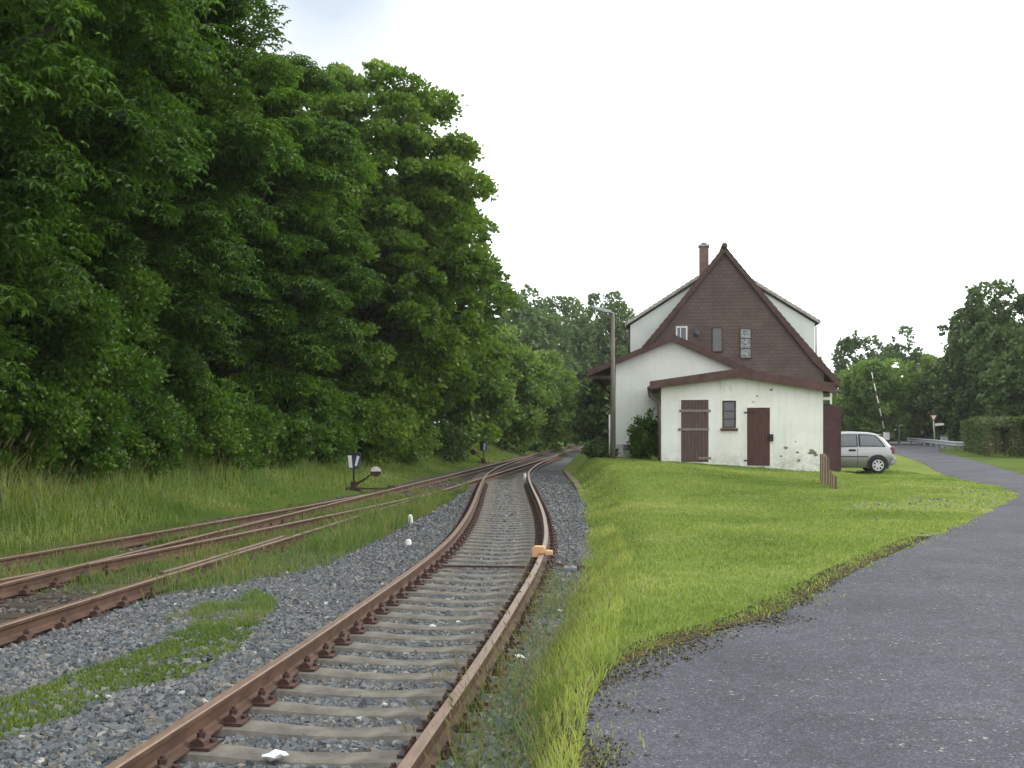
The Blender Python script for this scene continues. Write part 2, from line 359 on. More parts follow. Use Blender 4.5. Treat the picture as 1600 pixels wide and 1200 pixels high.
stones('ballast_stones',x,y,s,M_stone,label='grey ballast stones farther along where the tracks converge',dz=np.where(ins_,-.026,.015))
x,y=scatter(60000,-9,0,8,40,1.3)
k=inview(x,y)&(x>leftedge(y)-.2)&(x<Xm(y)+1.05)&(vnoise(x,y,.8,9)>.30)
x,y=x[k],y[k]; s=rng.uniform(.03,.065,len(x))
stones('dirty_stones',x,y,s,M_stoneb,sink=.45,label='brownish dirty gravel between the rails of the main line')
# ------------------------------------------------------------------ rails and sleepers
M_rust=simple('rusty_rail',(.058,.030,.019),(.108,.057,.035),5,.75,.4,.003,spec=.4,fine=45)
M_rhead=simple('worn_rail_head',(.13,.080,.054),(.19,.126,.088),9,.42,.2,.001,spec=.6,fine=80,stretch=(3,.6,1))
M_clip=simple('dark_rusty_iron',(.030,.016,.013),(.075,.036,.027),9,.7,.5,.004,spec=.4)
M_conc=simple('weathered_concrete_sleeper',(.085,.078,.066),(.17,.157,.135),5,.9,.6,.006,fine=70,spec=.2)
M_wood=simple('old_wooden_sleeper',(.045,.036,.028),(.10,.082,.062),5,.9,.7,.01,stretch=(1,8,1),spec=.15)
RP=[(-.070,0),(.070,0),(.070,.011),(.022,.026),(.009,.040),(.009,.112),(.034,.122),(.036,.150),(.028,.159),(-.028,.159),(-.036,.150),(-.034,.122),(-.009,.112),(-.009,.040),(-.022,.026),(-.070,.011)]
def rail(f,y0,y1,zt,parent,step=.5,name='rail'):
    n=int((y1-y0)/step)+2; Y=np.linspace(y0,y1,n); X=np.asarray(f(Y),float)
    dx=np.gradient(X,Y); L=np.sqrt(1+dx*dx); nxv=1/L; nyv=-dx/L
    mb=MB(); m=len(RP)
    for i in range(n):
        for (a,b) in RP: mb.v.append((X[i]+a*nxv[i],Y[i]+a*nyv[i],zt-.159+b))
    for i in range(n-1):
        for j in range(m):
            mb.f.append((i*m+j,i*m+(j+1)%m,(i+1)*m+(j+1)%m,(i+1)*m+j)); mb.m.append(1 if j in (7,8,9) else 0)
    mb.f.append(tuple(range(m))); mb.m.append(0); mb.f.append(tuple((n-1)*m+j for j in range(m))); mb.m.append(0)
    return mb.build(name,[M_rust,M_rhead],parent)
def sleeper_concrete():
    mb=MB(); st=[(-1.3,.135,.0),(-1.28,.15,.008),(-.95,.155,.012),(-.6,.15,.008),(-.45,.145,.0),(-.25,.135,-.016),(0,.132,-.022),(.25,.135,-.016),(.45,.145,.0),(.6,.15,.008),(.95,.155,.012),(1.28,.15,.008),(1.3,.135,0)]
    for x_,hw,dz in st:
        for (b,z) in ((-hw,-.2),(-hw,-.045+dz),(-hw+.025,-.008+dz),(-hw+.06,dz),(hw-.06,dz),(hw-.025,-.008+dz),(hw,-.045+dz),(hw,-.2)): mb.v.append((x_,b,z))
    for i in range(len(st)-1):
        for j in range(8):
            mb.f.append((i*8+j,i*8+(j+1)%8,(i+1)*8+(j+1)%8,(i+1)*8+j)); mb.m.append(0)
    mb.f.append(tuple(range(8))); mb.f.append(tuple(96+j for j in range(8))); mb.m+=[0,0]
    return mb.build('sleeper',M_conc,None,smooth=False)
def clip_mesh(parent,x_):
    mb=MB(); mb.box(-.19,.19,-.085,.085,.012,.028)
    for s_ in (-1,1):
        mb.prism_y([(s_*.072,.028),(s_*.15,.028),(s_*.145,.055),(s_*.115,.075),(s_*.06,.052)],-.06,.06)
        mb.tube([(s_*.108,0,.03),(s_*.108,0,.118)],.014,8)
        mb.tube([(s_*.108,0,.072),(s_*.108,0,.098)],.027,6)
        mb.tube([(s_*.165,.045,.028),(s_*.165,.045,.05)],.016,6)
    o=mb.build('rail_clip',M_clip,parent); o.location=(x_,0,0); return o
def sleeper_wood():
    return MB().box(-1.3,1.3,-.13,.13,-.15,0).build('sleeper',M_wood,None,bevel=.02)
ZR=-.15; ZS=ZR-.159-.012
siding=thing('railway_track','rusty siding curving into the main line, concrete sleepers in grey ballast','railway track',(0,0,0),group='railway tracks')
rail(lambda y:Xs(y)-.752,.5,66,ZR-.002,siding); rail(lambda y:Xs(y)+.752,.5,66,ZR-.002,siding)
proto=sleeper_concrete(); proto.parent=siding
c1=clip_mesh(proto,-.752); c2=c1.copy(); COL.objects.link(c2); c2.parent=proto; c2.location=(.752,0,0)
bare=None
y=6.59-.53*9; k=0
while y<46 and k<88:
    if k==0: o=proto
    elif y<36: o=copy_tree(proto,siding)
    else:
        o=proto.copy(); COL.objects.link(o); o.parent=siding
    xc=float(Xs(y)); sl=float((Xs(y+.2)-Xs(y-.2))/.4)
    o.location=(xc,y,ZS+random.uniform(-.006,.004)); o.rotation_euler=(0,0,-math.atan(sl)+random.gauss(0,.006))
    y+=.53; k+=1
main=thing('railway_track','long straight rusty main line below the grassy bank, weeds between its rails','railway track',(0,0,0),group='railway tracks')
rail(lambda y:Xm(y)-.752,2,135,ZR,main,1.0); rail(lambda y:Xm(y)+.752,2,135,ZR,main,1.0)
rail(lambda y:Xm(y)+.752-.13-.05*np.clip(np.abs(y-15.6)-1.7,0,1),13.4,17.8,ZR+.004,main,.4,'check_rail')
wp=sleeper_wood(); wp.parent=main; y=7.; k=0
clipw=clip_mesh(wp,-.752); cw=clipw.copy(); COL.objects.link(cw); cw.parent=wp; cw.location=(.752,0,0)
while y<66:
    o=wp if k==0 else (copy_tree(wp,main) if y<25 else wp.copy())
    if k and y>=25: COL.objects.link(o); o.parent=main
    o.location=(float(Xm(y)),y,ZS-.005+random.uniform(-.012,.0)); o.rotation_euler=(0,0,-.125+random.gauss(0,.012)); y+=.63; k+=1
    if k>98: break
div=thing('railway_track','overgrown branch track leaving the main line to the left','railway track',(0,0,0),group='railway tracks')
rail(lambda y:Xd(y)-.752,4,33,ZR-.006,div); rail(lambda y:Xd(y)+.752,4,29,ZR-.006,div)
ws=wp.copy(); COL.objects.link(ws); ws.parent=div; y=9.; k=0
while y<15:
    o=ws if k==0 else ws.copy()
    if k: COL.objects.link(o); o.parent=div
    o.location=(float(Xd(y)),y,ZS-.03); o.rotation_euler=(0,0,-.3); y+=.66; k+=1

# derailer on the siding's right rail
M_orange=simple('faded_orange_paint',(.46,.25,.115),(.58,.35,.18),6,.55,.2,.002,spec=.4)
M_grey=simple('grey_iron',(.07,.075,.08),(.13,.135,.14),8,.6,.3,.003,spec=.4)
M_bluegrey=simple('blue_grey_box_paint',(.09,.105,.14),(.14,.155,.19),6,.6,.2,.003)
M_white=simple('dirty_white_paint',(.55,.55,.52),(.78,.78,.75),10,.6,.2,.002)
M_black=simple('matt_black_paint',(.015,.015,.017),(.035,.035,.037),8,.6,.2,.002)
yd=15.35; xd=float(Xs(yd))+.752
d=thing('derailer','orange derailing block clamped over the right siding rail','derailer',(xd,yd,ZR),-.08)
mb=MB(); mb.prism_y([(-.135,-.05),(-.135,.07),(-.10,.10),(.03,.10),(.045,.08),(.045,.002),(-.04,.002),(-.04,-.05)],-.09,.09)
mb.build('block',M_orange,d,bevel=.012)
MB().prism_y([(.047,-.02),(.047,.045),(.145,.04),(.15,-.02)],-.07,.07).build('flange',M_orange,d,bevel=.01)
MB().box(-.13,-.11,-.06,.06,-.22,-.052).build('bracket',M_grey,d,bevel=.004); MB().box(.09,.11,-.05,.05,-.18,-.022).build('bracket',M_grey,d,bevel=.004)
mb=MB(); mb.tube([(.2,-.1,-.14),(.42,-.25,-.16),(.5,-.45,-.15)],[.03,.028,.025],8)
mb.tube([(.5,-.3,-.17),(.56,-.62,-.13)],[.06,.05],10); mb.build('lever_arm',M_clip,d)
MB().box(.30,.50,-.72,-.48,-.2,-.10).build('lever_weight',M_bluegrey,d,bevel=.03)
MB().box(-1.42,-.06,-.345,-.29,-.16,-.135).build('operating_rod',M_clip,d)

# ------------------------------------------------------------------ point levers with lanterns
M_navy=simple('dark_blue_lantern_paint',(.02,.03,.07),(.04,.05,.10),8,.5,.1,.001)
def point_lever(loc,rz,label,scale=1):
    t=thing('point_lever',label,'point lever',loc,rz,'point levers beside the main line'); t.scale=(scale,)*3
    MB().box(-.22,.22,-.2,.2,-.08,.05).box(-.09,.09,-.09,.09,.05,.22).build('base',M_clip,t,bevel=.01)
    MB().tube([(0,0,.2),(0,0,.62)],.028,10).build('spindle',M_black,t,smooth=True)
    # lantern: dark box with two white slanted arrow panels
    mb=MB(); mb.prism_y([(-.15,.60),(.15,.60),(.20,1.02),(-.20,1.02)],-.09,.09)
    L=mb.build('lantern',M_navy,t,bevel=.008)
    mb=MB()
    mb.prism_y([(-.135,.63),(-.03,.63),(-.06,.99),(-.175,.99)],-.096,-.091); mb.prism_y([(-.135,.63),(-.03,.63),(-.06,.99),(-.175,.99)],.091,.096); mb.build('lantern_face',M_white,L)
    mb=MB(); mb.prism_y([(.035,.70),(.09,.66),(.175,.95),(.10,.99)],-.096,-.091); mb.build('lantern_face',M_white,L)
    MB().prism_y([(-.21,1.02),(.21,1.02),(.14,1.07),(-.14,1.07)],-.1,.1).build('lantern_cap',M_black,L)
    MB().tube([(0,-.02,.1),(.30,-.1,.28),(.58,-.16,.47)],[.03,.026,.022],8).build('lever',M_clip,t,smooth=True)
    w=MB(); 
    pts=[]; 
    for k in range(20):
        a=2*math.pi*k/20; pts.append((.66+.16*math.cos(a),.52+.15*math.sin(a)))
    w.prism_y(pts,-.24,-.10); wo=w.build('counterweight',M_clip,t,bevel=.02)
    hp=[p for p in [( .66+.155*math.cos(math.pi*k/12),.525+.145*math.sin(math.pi*k/12)) for k in range(13)]]
    MB().prism_y(hp,-.2425,-.239).build('painted_half',M_white,wo)
    MB().box(.1,1.05,.05,.11,-.02,.03).box(1.0,1.22,-.1,.2,-.05,.10).build('pull_rod',M_clip,t,bevel=.005)
    return t
point_lever((-4.66,33,float(H(-4.66,33))),.05,'nearer point lever with big white lantern and half-white counterweight')
t2=point_lever((-1.45,57.0,-.28),.0,'farther small point lever by the rail crossing, pale weight on its left')
t2.rotation_euler=(0,0,math.pi-.45)
# fouling point markers
def marker(px,py,w_,h_,label,z=-.33,name='marker_post'):
    Y=1750*(HC-z)/(py-665); X=(px-800)/1750*Y
    t=MB(); t.tube([(0,0,-.1),(0,0,h_*.35),(0,0,h_*.85),(0,0,h_)],[w_,w_*1.05,w_*.85,w_*.45],12)
    o=t.build(name,M_white,None,smooth=True); o.location=(X,Y,z); return tag(o,label,'marker post',None)
marker(641,820,.05,.20,'small white round-topped marker post in ballast at the edge of the weeds')
marker(638,853,.05,.11,'low white marker stub in ballast left of the siding, nearer one')
marker(820,752,.05,.28,'white marker stub inside the right siding rail near the junction')

# loose litter on the ballast
M_paper=simple('crumpled_paper',(.55,.57,.6),(.8,.82,.84),20,.6,.6,.005)
def scrap(x,y,s,label,z=None):
    bm=bmesh.new(); bmesh.ops.create_icosphere(bm,subdivisions=2,radius=s)
    for v in bm.verts: v.co=Vector((v.co.x*random.uniform(.8,1.3),v.co.y*random.uniform(.7,1.2),v.co.z*random.uniform(.2,.5)))
    me=bpy.data.meshes.new('paper_scrap'); bm.to_mesh(me); bm.free(); me.materials.append(M_paper)
    o=bpy.data.objects.new('paper_scrap',me); COL.objects.link(o); o.location=(x,y,(float(H(x,y))+.05) if z is None else z); o.rotation_euler=(.1,.2,random.random()*3)
    return tag(o,label,'litter')
def gp(px,py,z=-.33):
    Y=1750*(HC-z)/(py-665); return (px-800)/1750*Y,Y
for px,py,s,l in [(430,1186,.075,'crumpled pale scrap between sleepers nearest the camera'),(812,1030,.05,'white scrap in weeds right of the right siding rail'),(730,1128,.045,'small white scrap just right of the right siding rail, lower down'),(877,958,.045,'pale scrap beside the lawn edge right of the siding'),(412,944,.045,'small white scrap by the grass tuft in the ballast'),(676,981,.035,'tiny white scrap between sleepers mid track')]:
    X,Y=gp(px,py); scrap(X,Y,s,l)
# ------------------------------------------------------------------ buildings
def plaster(name,a,b,stain,amount=.62):
    m,nt,out=newmat(name); v=coords(nt); v2=coords(nt,(1,1,.35))
    n=noise(nt,v,1.2,5,.6); col=ramp(nt,n,[(.35,a),(.65,b)])
    st=ramp(nt,noise(nt,v2,3.2,6,.7),[(amount,(0,0,0)),(amount+.12,(1,1,1))])
    k=mix(nt,1,st,(.45,.45,.45),'MULTIPLY'); col=mix(nt,k,col,stain)
    sp=N(nt,'SeparateXYZ'); nt.links.new(v,sp.inputs[0]); mr=N(nt,'MapRange'); mr.inputs[1].default_value=-.1; mr.inputs[2].default_value=1.0; mr.inputs[3].default_value=1.0; mr.inputs[4].default_value=0
    nt.links.new(sp.outputs['Z'],mr.inputs[0]); g2=mix(nt,1,mr.outputs[0],ramp(nt,noise(nt,v,2.6,6,.75),[(.40,(0,0,0)),(.60,(1,1,1))]),'MULTIPLY'); col=mix(nt,g2,col,stain)
    dr=ramp(nt,noise(nt,coords(nt,(5,5,.28)),1.6,5,.65),[(.50,(0,0,0)),(.72,(.26,.26,.26))]); col=mix(nt,dr,col,stain)
    f=noise(nt,v,45,4,.7); surf(nt,out,col,.92,f,.5,.006,spec=.15,extra_bump=(noise(nt,v,4,4,.6),.25,.03)); return m
M_plas=plaster('white_render',(.74,.75,.70),(.82,.83,.79),(.42,.41,.34))
M_plas2=plaster('greenish_white_render',(.66,.69,.64),(.73,.76,.71),(.5,.52,.45),.72)
M_dorm=plaster('pale_dormer_render',(.60,.64,.60),(.66,.70,.66),(.5,.52,.48),.75)
M_plinth=plaster('stained_plinth',(.42,.43,.42),(.62,.63,.61),(.2,.2,.18),.5)
def shingles(name,a,b,axis='xz',sx_=1,sy=1):
    m,nt,out=newmat(name); t=N(nt,'TexCoord'); sp=N(nt,'SeparateXYZ'); cb=N(nt,'CombineXYZ'); nt.links.new(t.outputs['Object'],sp.inputs[0])
    nt.links.new(sp.outputs['X' if axis=='xz' else 'Y'],cb.inputs[0]); nt.links.new(sp.outputs['Z'],cb.inputs[1])
    br=N(nt,'TexBrick'); br.inputs['Scale'].default_value=1; br.inputs['Brick Width'].default_value=.22*sx_; br.inputs['Row Height'].default_value=.14*sy
    br.inputs['Mortar Size'].default_value=.008; br.inputs['Color1'].default_value=(*a,1); br.inputs['Color2'].default_value=(*b,1)
    br.inputs['Mortar'].default_value=(*[c*.72 for c in a],1); nt.links.new(cb.outputs[0],br.inputs['Vector'])
    n=noise(nt,t.outputs['Object'],1.1,5,.6)
    col=mix(nt,.7,br.outputs['Color'],ramp(nt,n,[(.3,(.75,.75,.75)),(.7,(1.25,1.22,1.2))]),'MULTIPLY')
    inv=N(nt,'Math',operation='SUBTRACT'); inv.inputs[0].default_value=1; nt.links.new(br.outputs['Fac'],inv.inputs[1])
    surf(nt,out,col,.85,inv.outputs[0],.6,.015,spec=.25); return m
M_shing=shingles('brown_shingle_cladding',(.112,.085,.077),(.128,.098,.089))
M_rtile=shingles('brown_roof_tiles',(.085,.058,.052),(.11,.077,.068),'yz',1.2,1.8)
M_verge=simple('brown_verge_board',(.065,.038,.033),(.10,.060,.052),3,.8,.3,.004)
M_gutter=simple('brown_gutter',(.07,.035,.03),(.10,.055,.045),5,.5,.1,.002,spec=.5)
M_fasc=simple('flaking_brown_fascia',(.075,.040,.036),(.12,.070,.062),2.5,.75,.3,.004)
M_trim=simple('pale_tile_edge',(.26,.25,.22),(.42,.41,.37),9,.85,.4,.006)
def planks(name,a,b,g,w_=.12,worn=.5):
    m,nt,out=newmat(name); t=N(nt,'TexCoord'); sp=N(nt,'SeparateXYZ'); nt.links.new(t.outputs['Object'],sp.inputs[0])
    md=N(nt,'Math',operation='PINGPONG'); md.inputs[1].default_value=w_/2; nt.links.new(sp.outputs['X'],md.inputs[0])
    gap=ramp(nt,md.outputs[0],[(0,(0,0,0)),(.09*w_,(1,1,1))])
    v=coords(nt,(9,9,.7)); n=noise(nt,v,3,6,.7); col=ramp(nt,n,[(.35,a),(.62,b),(.8,g)])
    col=mix(nt,1,col,mix(nt,.7,(1,1,1),gap),'MULTIPLY')
    surf(nt,out,col,.85,gap,.8,.01,spec=.2,extra_bump=(n,.3,.006)); return m
M_door1=planks('weathered_brown_planks',(.085,.058,.050),(.14,.10,.088),(.32,.27,.245))
M_door2=planks('red_brown_planks',(.082,.042,.038),(.115,.060,.054),(.16,.095,.082),.10)
M_gate=simple('dark_red_brown_paint',(.060,.030,.032),(.085,.043,.044),3,.7,.2,.003)
M_board=planks('grey_brown_weathered_board',(.13,.095,.072),(.21,.16,.12),(.28,.22,.17),.3)
M_glass,nt,out=newmat('dark_window_glass'); surf(nt,out,(.03,.04,.05),.08,spec=.8)
M_glassl=simple('leaded_pale_glass',(.07,.09,.09),(.24,.28,.27),9,.2,.1,.002,spec=.7,lo=.40,hi=.62)
M_frame=simple('white_window_frame',(.6,.6,.58),(.72,.72,.70),6,.6,.1,.001)
def brickmat(name,a,b,mo):
    m,nt,out=newmat(name); t=N(nt,'TexCoord'); sp=N(nt,'SeparateXYZ'); cb=N(nt,'CombineXYZ'); nt.links.new(t.outputs['Object'],sp.inputs[0])
    ad=N(nt,'Math',operation='ADD'); nt.links.new(sp.outputs['X'],ad.inputs[0]); nt.links.new(sp.outputs['Y'],ad.inputs[1])
    nt.links.new(ad.outputs[0],cb.inputs[0]); nt.links.new(sp.outputs['Z'],cb.inputs[1])
    br=N(nt,'TexBrick'); br.inputs['Scale'].default_value=1; br.inputs['Brick Width'].default_value=.24; br.inputs['Row Height'].default_value=.08; br.inputs['Mortar Size'].default_value=.008
    br.inputs['Color1'].default_value=(*a,1); br.inputs['Color2'].default_value=(*b,1); br.inputs['Mortar'].default_value=(*mo,1); nt.links.new(cb.outputs[0],br.inputs['Vector'])
    surf(nt,out,br.outputs['Color'],.9,br.outputs['Fac'],-.4,.01); return m
M_brick=brickmat('chimney_brick',(.15,.085,.068),(.20,.12,.095),(.18,.16,.145))

# ---- the station house: gabled main part, platform annex, low garage in front
AX,AZ=7.83,8.81; SL=1.262; HW=4.40
house=thing('station_house','tall steep-gabled brown shingled house with white dormers behind the low white garage','house',(0,0,0))
YG=45.5
def rz_(x): return AZ-SL*abs(x-AX)
MB().prism_y([(AX-3.9,-.6),(AX+3.9,-.6),(AX+3.9,rz_(AX+3.9)-.12),(AX,AZ-.12),(AX-3.9,rz_(AX-3.9)-.12)],YG,YG+12.5).build('gable_wall',M_shing,house)
th=.16
for s_,nm in ((-1,'roof'),(1,'roof')):
    xe=AX+s_*(HW+.02); ze=rz_(AX+HW+.02)
    k_=.22 if s_>0 else 0
    poly=[(AX,AZ),(xe,ze),(xe,ze-.22),(AX,AZ-.24)]
    # slight bell-cast flare at the foot of the slope
    xm=AX+s_*3.5; zm=rz_(xm)-.05
    poly=[(AX,AZ),(xm,zm),(xe+s_*.05,ze+.10),(xe+s_*.05,ze-.10),(xm,zm-.26),(AX,AZ-.25)]
    MB().prism_y(poly,YG-.10,YG+12.7).build('roof',M_rtile,house)
    tp_=[]
    for k in range(27):
        t=k/26; xx=(xe+s_*.08-AX)*t; zz=AZ+.03+(ze+.14-AZ-.03)*t-.07*math.sin(math.pi*t)
        tp_+=[(AX+xx,zz+.025),(AX+xx+s_*.01,zz-.02)]
    mb=MB(); mb.prism_y(tp_+[(xe+s_*.08,ze-.12),(xm,zm-.22),(AX,AZ-.24)],YG-.16,YG-.103)
    mb.build('verge_board',M_verge,house)
mb=MB(); mb.tube([(AX,YG-.2,AZ+.02),(AX,YG+12.7,AZ+.02)],.12,10); mb.build('ridge_tiles',M_verge,house,smooth=True)
# dormers
for s_ in (-1,1):
    mb=MB(); YD=YG+.5
    X=lambda x:7.75+s_*x
    dz=lambda x:5.80+.64*(3.84-x)
    mb.prism_y([(X(.8),dz(.8)-.16),(X(3.70),dz(3.70)-.16),(X(3.70),rz_(X(3.70))-.3),(X(.8),rz_(X(.8))-.3)],YD,YD+11)
    dm=mb.build('dormer',M_dorm,house)
    mb=MB(); mb.prism_y([(X(.9),dz(.9)+.06),(X(3.86),dz(3.86)+.04),(X(3.86),dz(3.86)-.10),(X(.9),dz(.9)-.155)],YD-.12,YD+11.1); mb.build('dormer_roof',M_rtile,dm)
    tp_=[]
    for k in range(17):
        xx=.9+3.0*k/16; tp_+=[(X(xx),dz(xx)+.085),(X(xx+.01),dz(xx)+.045)]
    mb=MB(); mb.prism_y(tp_+[(X(3.92),dz(3.92)-.07),(X(.9),dz(.9)-.07)],YD-.17,YD-.122); mb.build('dormer_verge',M_trim,dm)
    mb=MB(); mb.tube([(X(3.76),YD+.05,5.6),(X(3.76),YD+.05,4.3)],.035,8); mb.build('downpipe',M_gutter if s_<0 else M_trim,dm,smooth=True)
ch=MB().box(7.03,7.43,50,50.5,6.8,9.55).build('chimney',M_brick,house)
MB().box(6.99,7.47,49.95,50.55,9.551,9.64).build('chimney_cap',M_trim,ch,bevel=.01)
MB().tube([(7.23,50.25,9.64),(7.23,50.25,9.74)],.12,10).build('flue',M_grey,ch,smooth=True)
def window(parent,px0,py0,px1,py1,Y,glass,fr,fw=.05,bars=(),name='window',depth=.06):
    x0,z1=PH(px0,py0,Y); x1,z0=PH(px1,py1,Y)
    mb=MB()
    mb.box(x0,x0+fw,Y-depth,Y+.05,z0,z1).box(x1-fw,x1,Y-depth,Y+.05,z0,z1).box(x0+fw,x1-fw,Y-depth,Y+.05,z1-fw,z1).box(x0+fw,x1-fw,Y-depth,Y+.05,z0,z0+fw)
    for b in bars:
        if b[0]=='h': zz=z0+(z1-z0)*b[1]; mb.box(x0+fw,x1-fw,Y-depth+.008,Y+.03,zz-.018,zz+.018)
        else: xx=x0+(x1-x0)*b[1]; mb.box(xx-.018,xx+.018,Y-depth+.008,Y+.03,z0+fw,z1-fw)
    w=mb.build(name,fr,parent)
    MB().box(x0+fw*.6,x1-fw*.6,Y-depth+.022,Y-.004,z0+fw*.6,z1-fw*.6).build('pane',glass,w)
    return w
window(house,1056,510,1074,534,YG,M_glass,M_frame,.06,(('v',.4),))
window(house,1112.5,511.5,1129,550,YG,M_glass,M_verge,.04)
window(house,1156,513,1174,560,YG,M_glassl,M_verge,.03,(('h',.33),('h',.66)))
# small dish-like fitting between the windows
x_,z_=PH(1088,522,YG); mb=MB(); mb.tube([(x_,YG-.02,z_-.1),(x_,YG-.25,z_)],.02,6); mb.tube([(x_-.0,YG-.25,z_),(x_,YG-.30,z_+.02)],[.04,.14],14)
mb.build('satellite_dish',M_grey,house,smooth=True)

# ---- annex with the platform canopy
annex=thing('platform_annex','white rendered annex with low gabled brown roof and wide eave at the lamp post side','annex',(0,0,0))
YA=43.5
MB().prism_y([(3.53,-.4),(8.9,-.4),(8.9,3.45),(7.9,3.92),(5.78,4.92),(3.53,4.0)],YA,YG+11).build('wall',M_plas2,annex)
MB().box(3.5,5.6,YA-.03,YA-.001,-.35,.88).build('plinth',M_plinth,annex,bevel=.01)
nf=MB().box(3.85,4.6,YA-.055,YA-.032,.70,.80).build('cellar_window',M_glass,annex)
MB().box(3.83,4.63,YA-.09,YA-.03,.66,.70).box(3.83,4.63,YA-.09,YA-.03,.80,.84).build('sill',M_verge,annex)
for pts_ in ([(5.78,5.08),(2.52,3.74),(2.52,3.56),(5.78,4.90)],[(5.78,5.08),(9.0,3.60),(9.0,3.42),(5.78,4.90)]):
    MB().prism_y(pts_,YA-.25,YG-.2 if pts_[1][0]>5.8 else YG+11).build('roof',M_rtile,annex)
for pts_ in ([(5.78,5.11),(2.49,3.77),(2.49,3.53),(5.78,4.87)],[(5.78,5.11),(9.02,3.63),(9.02,3.38),(5.78,4.87)]):
    MB().prism_y(pts_,YA-.30,YA-.252).build('verge_board',M_verge,annex)
MB().box(2.55,2.67,YA-.2,YG+11,3.38,3.55).box(2.67,3.5,YA+.02,YA+.14,3.42,3.56).build('eave_beam',M_verge,annex)
MB().tube([(2.46,YA-.25,3.58),(2.46,YG+11,3.58)],.06,8).build('gutter',M_gutter,annex)
for k in range(4): MB().tube([(3.5,YA+1+3*k,2.7),(2.62,YA+1+3*k,3.42)],.05,6).build('bracket',M_verge,annex)

# ---- garage in front
gar=thing('garage','low white rendered garage with two brown plank doors and a shallow brown roof','garage',(0,0,0))
YS=39.5
fw=[(5.26,-.4),(10.99,-.4),(10.99,2.93),(8.01,3.30),(5.26,2.96)]
# front wall with openings made of pieces
def opening(px0,py0,px1,py1): 
    x0,z1=PH(px0,py0,YS); x1,z0=PH(px1,py1,YS); return x0,x1,z0,z1
o1=opening(1064,625,1107,722); o2=opening(1128.5,626,1150,669); o3=opening(1167,637,1203,728)
mb=MB()
GR_=10.82; GA=7.96
def topz(x): return 3.29-(GA-x)*(.33/2.70) if x<GA else 3.29-(x-GA)*(.40/2.86)
def col(x0,x1,z0,z1f=None,z1=None):
    if x0<GA<x1 and z1 is None:
        poly=[(x0,z0),(x1,z0),(x1,topz(x1)),(GA,3.29),(x0,topz(x0))]
    elif z1 is None: poly=[(x0,z0),(x1,z0),(x1,topz(x1)),(x0,topz(x0))]
    else: poly=[(x0,z0),(x1,z0),(x1,z1),(x0,z1)]
    mb.prism_y(poly,YS,YS+.25)
col(5.26,o1[0],-.4); col(o1[0],o1[1],o1[3]); col(o1[0],o1[1],-.4,z1=o1[2])
col(o1[1],o2[0],-.4); col(o2[0],o2[1],o2[3]); col(o2[0],o2[1],-.4,z1=o2[2])
col(o2[1],o3[0],-.4); col(o3[0],o3[1],o3[3]); col(o3[0],o3[1],-.4,z1=o3[2]); col(o3[1],GR_,-.4)
# left side, back, right side (with the vehicle doorway)
mb.box(5.26,5.5,YS+.25,YG-.01,-.4,2.93)
mb.box(GR_-.25,GR_,YS+.25,40.05,-.4,2.9); mb.box(GR_-.25,GR_,42.65,YG-.01,-.4,2.9); mb.box(GR_-.25,GR_,40.05,42.65,2.5,2.9)
gw=mb.build('wall',M_plas,gar)
MB().box(5.5,GR_-.25,43.6,43.8,-.4,2.9).build('inner_wall',M_plinth,gar)
mb=MB(); mb.prism_y([(4.90,3.13),(GA,3.57),(11.15,3.03),(11.15,2.89),(GA,3.40),(4.90,2.99)],YS-.28,YG-.02); mb.build('roof',M_fasc,gar)
mb=MB(); mb.prism_y([(4.86,3.15),(GA,3.595),(GA,3.27),(4.86,2.88)],YS-.33,YS-.283)
mb.prism_y([(GA+.002,3.595),(11.2,3.05),(11.2,2.72),(GA+.002,3.27)],YS-.33,YS-.283); mb.build('fascia',M_fasc,gar,bevel=.006)
MB().box(11.02,11.17,YS-.27,YG-.1,2.74,2.91).build('eave_beam',M_verge,gar)
MB().box(4.93,5.2,YS-.2,YG-.1,2.86,2.97).build('soffit',M_verge,gar)
mb=MB(); mb.tube([(4.84,YS-.3,2.92),(4.84,YG-.1,2.90)],.07,10); mb.build('gutter',M_gutter,gar,smooth=True)
mb=MB(); mb.tube([(4.84,YS-.2,2.88),(4.86,YS-.18,2.65),(5.17,YS-.08,2.42),(5.19,YS-.07,.15)],.045,10); mb.build('downpipe',M_gutter,gar,smooth=True)
M_edge=simple('bright_white_reveal',(.74,.74,.71),(.82,.82,.79),6,.8,.1,.001)
M_bleach=simple('bleached_cross_board',(.15,.115,.10),(.30,.25,.225),7,.9,.4,.004,stretch=(1,8,8))
def door(o,mat,planked,straps,name='door',rot=0):
    x0,x1,z0,z1=o
    d=MB().box(-(x1-x0)/2+.012,(x1-x0)/2-.012,0,.05,0,z1-z0-.03).build(name,mat,gar); d.location=((x0+x1)/2,YS-.012,z0+.01)
    for zz,xa,xb,m_ in straps: m_=M_bleach; MB().box(xa,xb,-.024,-.002,zz,zz+.09).build('cross_board',m_,d,bevel=.006)
    # white frame strip round it
    mb=MB(); f=.045; mb.box(x0-f,x0,YS-.02,YS-.002,z0,z1+f).box(x1,x1+f,YS-.02,YS-.002,z0,z1+f).box(x0,x1,YS-.02,YS-.002,z1,z1+f)
    mb.build('door_frame',M_edge,gar)
    return d
wd=(o1[1]-o1[0])/2; hd=o1[3]-o1[2]
d1=door(o1,M_door1,1,[(hd*.80,-wd-.06,wd+.08,M_door1),(hd*.50,-wd-.1,wd+.02,M_door1),(.08,wd-.35,wd+.09,M_door1)])
d1['label']='wider weathered brown plank door with grey cross boards'
wd=(o3[1]-o3[0])/2; hd3=o3[3]-o3[2]
d3=door(o3,M_door2,1,[]); d3['label']='plain red-brown door with padlock box'
